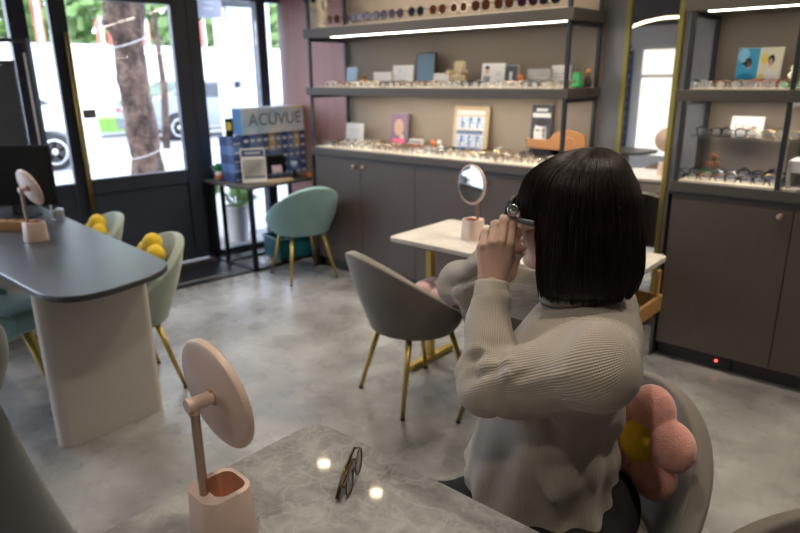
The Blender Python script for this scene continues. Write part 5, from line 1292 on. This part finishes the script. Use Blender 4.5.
def course_attr(V):
    V = V.astype(np.float32); k = seg_id(V); out = V[:, 2].astype(float).copy(); j = 0
    for s in 'LR':
        for a_, b_ in ((J[s+'s'], J[s+'e']), (J[s+'e'], J[s+'w'])):
            t, L, u = armcoord(V, a_, b_); out = np.where(k == j, t, out); j += 1
    return out
sw = sdf_obj('sweater', [(sweater_fn, (-1.02, .76, .45), (-.24, 1.40, 1.14), .0045)], knit, person, attr={'rib': rib_attr, 'course': course_attr}); sw.location = -PO
for s in 'LR':
    E_, W_ = J[s+'e'], J[s+'w']; u = nrm(W_-E_); a_ = E_+(W_-E_)*.74; b_ = E_+(W_-E_)*1.02
    b = MB(); mtx = Vector(u).to_track_quat('Z', 'Y').to_matrix(); L_ = float(np.linalg.norm(b_-a_))
    b.lathe([(.0345, -.004), (.0365, .006), (.0345, L_*.5), (.0325, L_-.006), (.031, L_), (.0285, L_-.001), (.0275, L_-.02)], knit2, a_, 30, mtx); o = b.build('cuff', sw, smooth=True)
b = MB(); ring = []
for k in range(40):
    a_ = 2*PI*k/40; ring.append((-.526+.064*math.cos(a_), 1.115+.064*math.sin(a_), 1.048+.012*math.cos(a_)+.004*math.sin(2*a_)))
b.tube(ring, .0105, knit2, 10, closed=True, sx=.55); b.build('collar', sw, smooth=True)
# ---- trousers
bk = mat('black_trousers', (.008, .008, .010), .85)
def tr_fn(P):
    d = ell_d(P, (-.50, 1.12, .555), (.135, .18, .085))
    for hipy, kn, an in ((1.04, (-.64, .70, .53), (-.72, .78, .13)), (1.20, (-.83, .82, .53), (-.90, .74, .13))):
        d = smin(d, seg_d(P, (-.49, hipy, .555), kn, .080, .068)+.003*np.sin(P[..., 0]*60+P[..., 1]*40), .04); d = smin(d, seg_d(P, kn, an, .068, .055), .015)
    return d
o = sdf_obj('trousers', [(tr_fn, (-1.05, .58, .05), (-.24, 1.40, .74), .007)], bk, person); o.location = -PO
for (x, y, a_) in ((-.74, .76, .0), (-.92, .72, .0)):
    def sh_fn(P, x=x, y=y): return smax(smin(seg_d(P, (x, y+.05, .045), (x-.05, y-.13, .035), .045, .036), seg_d(P, (x, y+.03, .05), (x+.01, y+.03, .11), .045, .042), .02), -(P[..., 2]-.002), .004)
    o = sdf_obj('shoe', [(sh_fn, (x-.14, y-.22, -.02), (x+.10, y+.14, .16), .006)], M['rubber'], person); o.location = -PO

# ---- trial frame held to her eyes
t = thing('trial_frame', 'dark optical trial frame with a silver knob held to her eyes by the woman', 'glasses', tuple(hw_((.104, 0, -.002))))
T0 = np.array(t.location)+.006*HU
def tl(p): return Vector(hw_(p)-T0)
b = MB(); tf = mat('trial_frame_black', (.02, .022, .028), .35)
for s in (-1, 1):
    for xx, R_, rr_ in ((.108, .0225, .0036), (.116, .0215, .0030)):
        b.tube([tl((xx, s*.032+R_*math.cos(a_), .004+R_*math.sin(a_))) for a_ in [2*PI*k/26 for k in range(26)]], rr_, tf, 8, closed=True)
b.tube([tl((.106, -.062, .016)), tl((.110, -.03, .027)), tl((.112, 0, .029)), tl((.110, .03, .027)), tl((.106, .062, .016))], .0040, tf, 8)
b.tube([tl((.110, -.012, .0)), tl((.112, 0, .006)), tl((.110, .012, .0))], .003, tf, 6)
fr_o = b.build('front', t, smooth=True)
b = MB()
for s in (-1, 1): b.lathe([(.020, -.001), (.020, .001), (0, .0015)], M['lens'], tl((.112, s*.032, .004)), 22, frame(Vector(HU), Vector(HL), Vector(HF)))
b.build('lenses', t)
for s in (-1, 1):
    b = MB(); b.tube([tl((.106, s*.062, .006)), tl((.096, s*.071, .000)), tl((.065, s*.078, -.004)), tl((-.005, s*.079, -.010))], [.0038, .0046, .0062, .006], mat('grey_temple', (.12, .14, .17), .35) if s < 0 else bpy.data.materials['grey_temple'], 8, sx=.6); b.build('temple_arm', t, smooth=True)
    b = MB(); mtx = frame(Vector(HU), Vector(HF), Vector(-HL if s < 0 else HL)) if False else frame(Vector(HF), Vector(HU), Vector(np.cross(HF, HU)*(1 if s < 0 else -1)) )
    dirv = Vector(HL)*s; mtx = dirv.to_track_quat('Z', 'Y').to_matrix()
    b.lathe([(.004, 0), (.004, .004), (.0115, .005), (.0115, .010), (.009, .011), (.007, .0095), (.005, .0115), (0, .0115)], cols['silver'], tl((.094, s*.070, .018)), 18, mtx); kb = b.build('adjustment_knob', t, smooth=True); kb['label'] = 'round silver knob'

# ============================================================ LIGHTS
def spot(x, y, power, size=95, col=(1.0, .88, .72), blend=.6, lamp=True):
    if lamp:
        t = thing('ceiling_spotlight', 'round warm ceiling spotlight above the shop floor', 'light', (x, y, ZC), 0, 'ceiling spotlights')
        b = MB(); b.lathe([(.055, -.002), (.055, -.012), (.045, -.012), (.042, -.004)], M['whiteplastic'], (0, 0, 0), 24); b.build('trim_ring', t, smooth=True)
        b = MB(); b.lathe([(.040, -.006), (0, -.0062)], M['lamp'], (0, 0, 0), 20); b.build('lamp_lens', t)
    L_ = bpy.data.lights.new('spot', 'SPOT'); L_.energy = power; L_.spot_size = math.radians(size); L_.spot_blend = blend; L_.color = col; L_.shadow_soft_size = .05
    o = bpy.data.objects.new('spot', L_); COL.objects.link(o); o.location = (x, y, ZC-.03)
SP = 26
for x in (-3.2, -2.66, -1.9, -1.2, -.5): spot(x, 2.72, SP*(1.25 if x < -1 else .6))
for x, y in ((-2.2, .9), (-3.3, .9), (-.75, .95), (-.3, -.1), (.15, 1.65)): spot(x, y, SP*(.6 if x < -1 else .85))  # final pair added out of view, to brighten the foreground and flower cushion
# daylight
w = bpy.data.worlds.new('World'); SC.world = w; w.use_nodes = True; wn, wl2 = w.node_tree.nodes, w.node_tree.links
bg = wn['Background']; sky = wn.new('ShaderNodeTexSky'); sky.sky_type = 'NISHITA'; sky.sun_disc = False; sky.sun_elevation = math.radians(50); sky.sun_rotation = math.radians(200); sky.air_density = 1.2; sky.dust_density = 4
mxw = wn.new('ShaderNodeMix'); mxw.data_type = 'RGBA'; mxw.inputs[0].default_value = .12; mxw.inputs[7].default_value = (7.8, 8.4, 10.3, 1)
mxw.inputs[0].default_value = .8
wl2.new(sky.outputs[0], mxw.inputs[6]); wl2.new(mxw.outputs[2], bg.inputs[0]); bg.inputs[1].default_value = .50
pl = bpy.data.lights.new('window_portal', 'AREA'); pl.shape = 'RECTANGLE'; pl.size = 5.6; pl.size_y = 2.1; pl.cycles.is_portal = True
po = bpy.data.objects.new('window_portal', pl); COL.objects.link(po); po.location = fpt(-1.5, .25, 1.06)
po.rotation_euler = Vector(-FN).to_track_quat('-Z', 'Z').to_euler()

# ============================================================ CAMERA
cd = bpy.data.cameras.new('camera'); cam = bpy.data.objects.new('camera', cd); COL.objects.link(cam); SC.camera = cam
cd.sensor_width = 36; cd.sensor_fit = 'HORIZONTAL'; cd.lens = F/800*36; cd.clip_start = .02; cd.clip_end = 300
rt = Vector(R3@np.array([1, 0, 0.])); up_ = Vector(R3@np.array([0, -1., 0])); bk_ = Vector(R3@np.array([0, 0, -1.]))
m4 = frame(rt, up_, bk_).to_4x4(); m4.translation = Vector(CAM); cam.matrix_world = m4
cd.dof.use_dof = True; cd.dof.focus_distance = 1.22; cd.dof.aperture_fstop = 3.6
SC.view_settings.view_transform = 'Standard'; SC.view_settings.look = 'None'; SC.view_settings.gamma = 1; SC.view_settings.exposure = 0.95
SC.cycles.max_bounces = 8; SC.cycles.diffuse_bounces = 4; SC.cycles.glossy_bounces = 4; SC.cycles.transmission_bounces = 6; SC.cycles.transparent_max_bounces = 16
SC.cycles.sample_clamp_indirect = 6; SC.cycles.caustics_reflective = False; SC.cycles.caustics_refractive = False
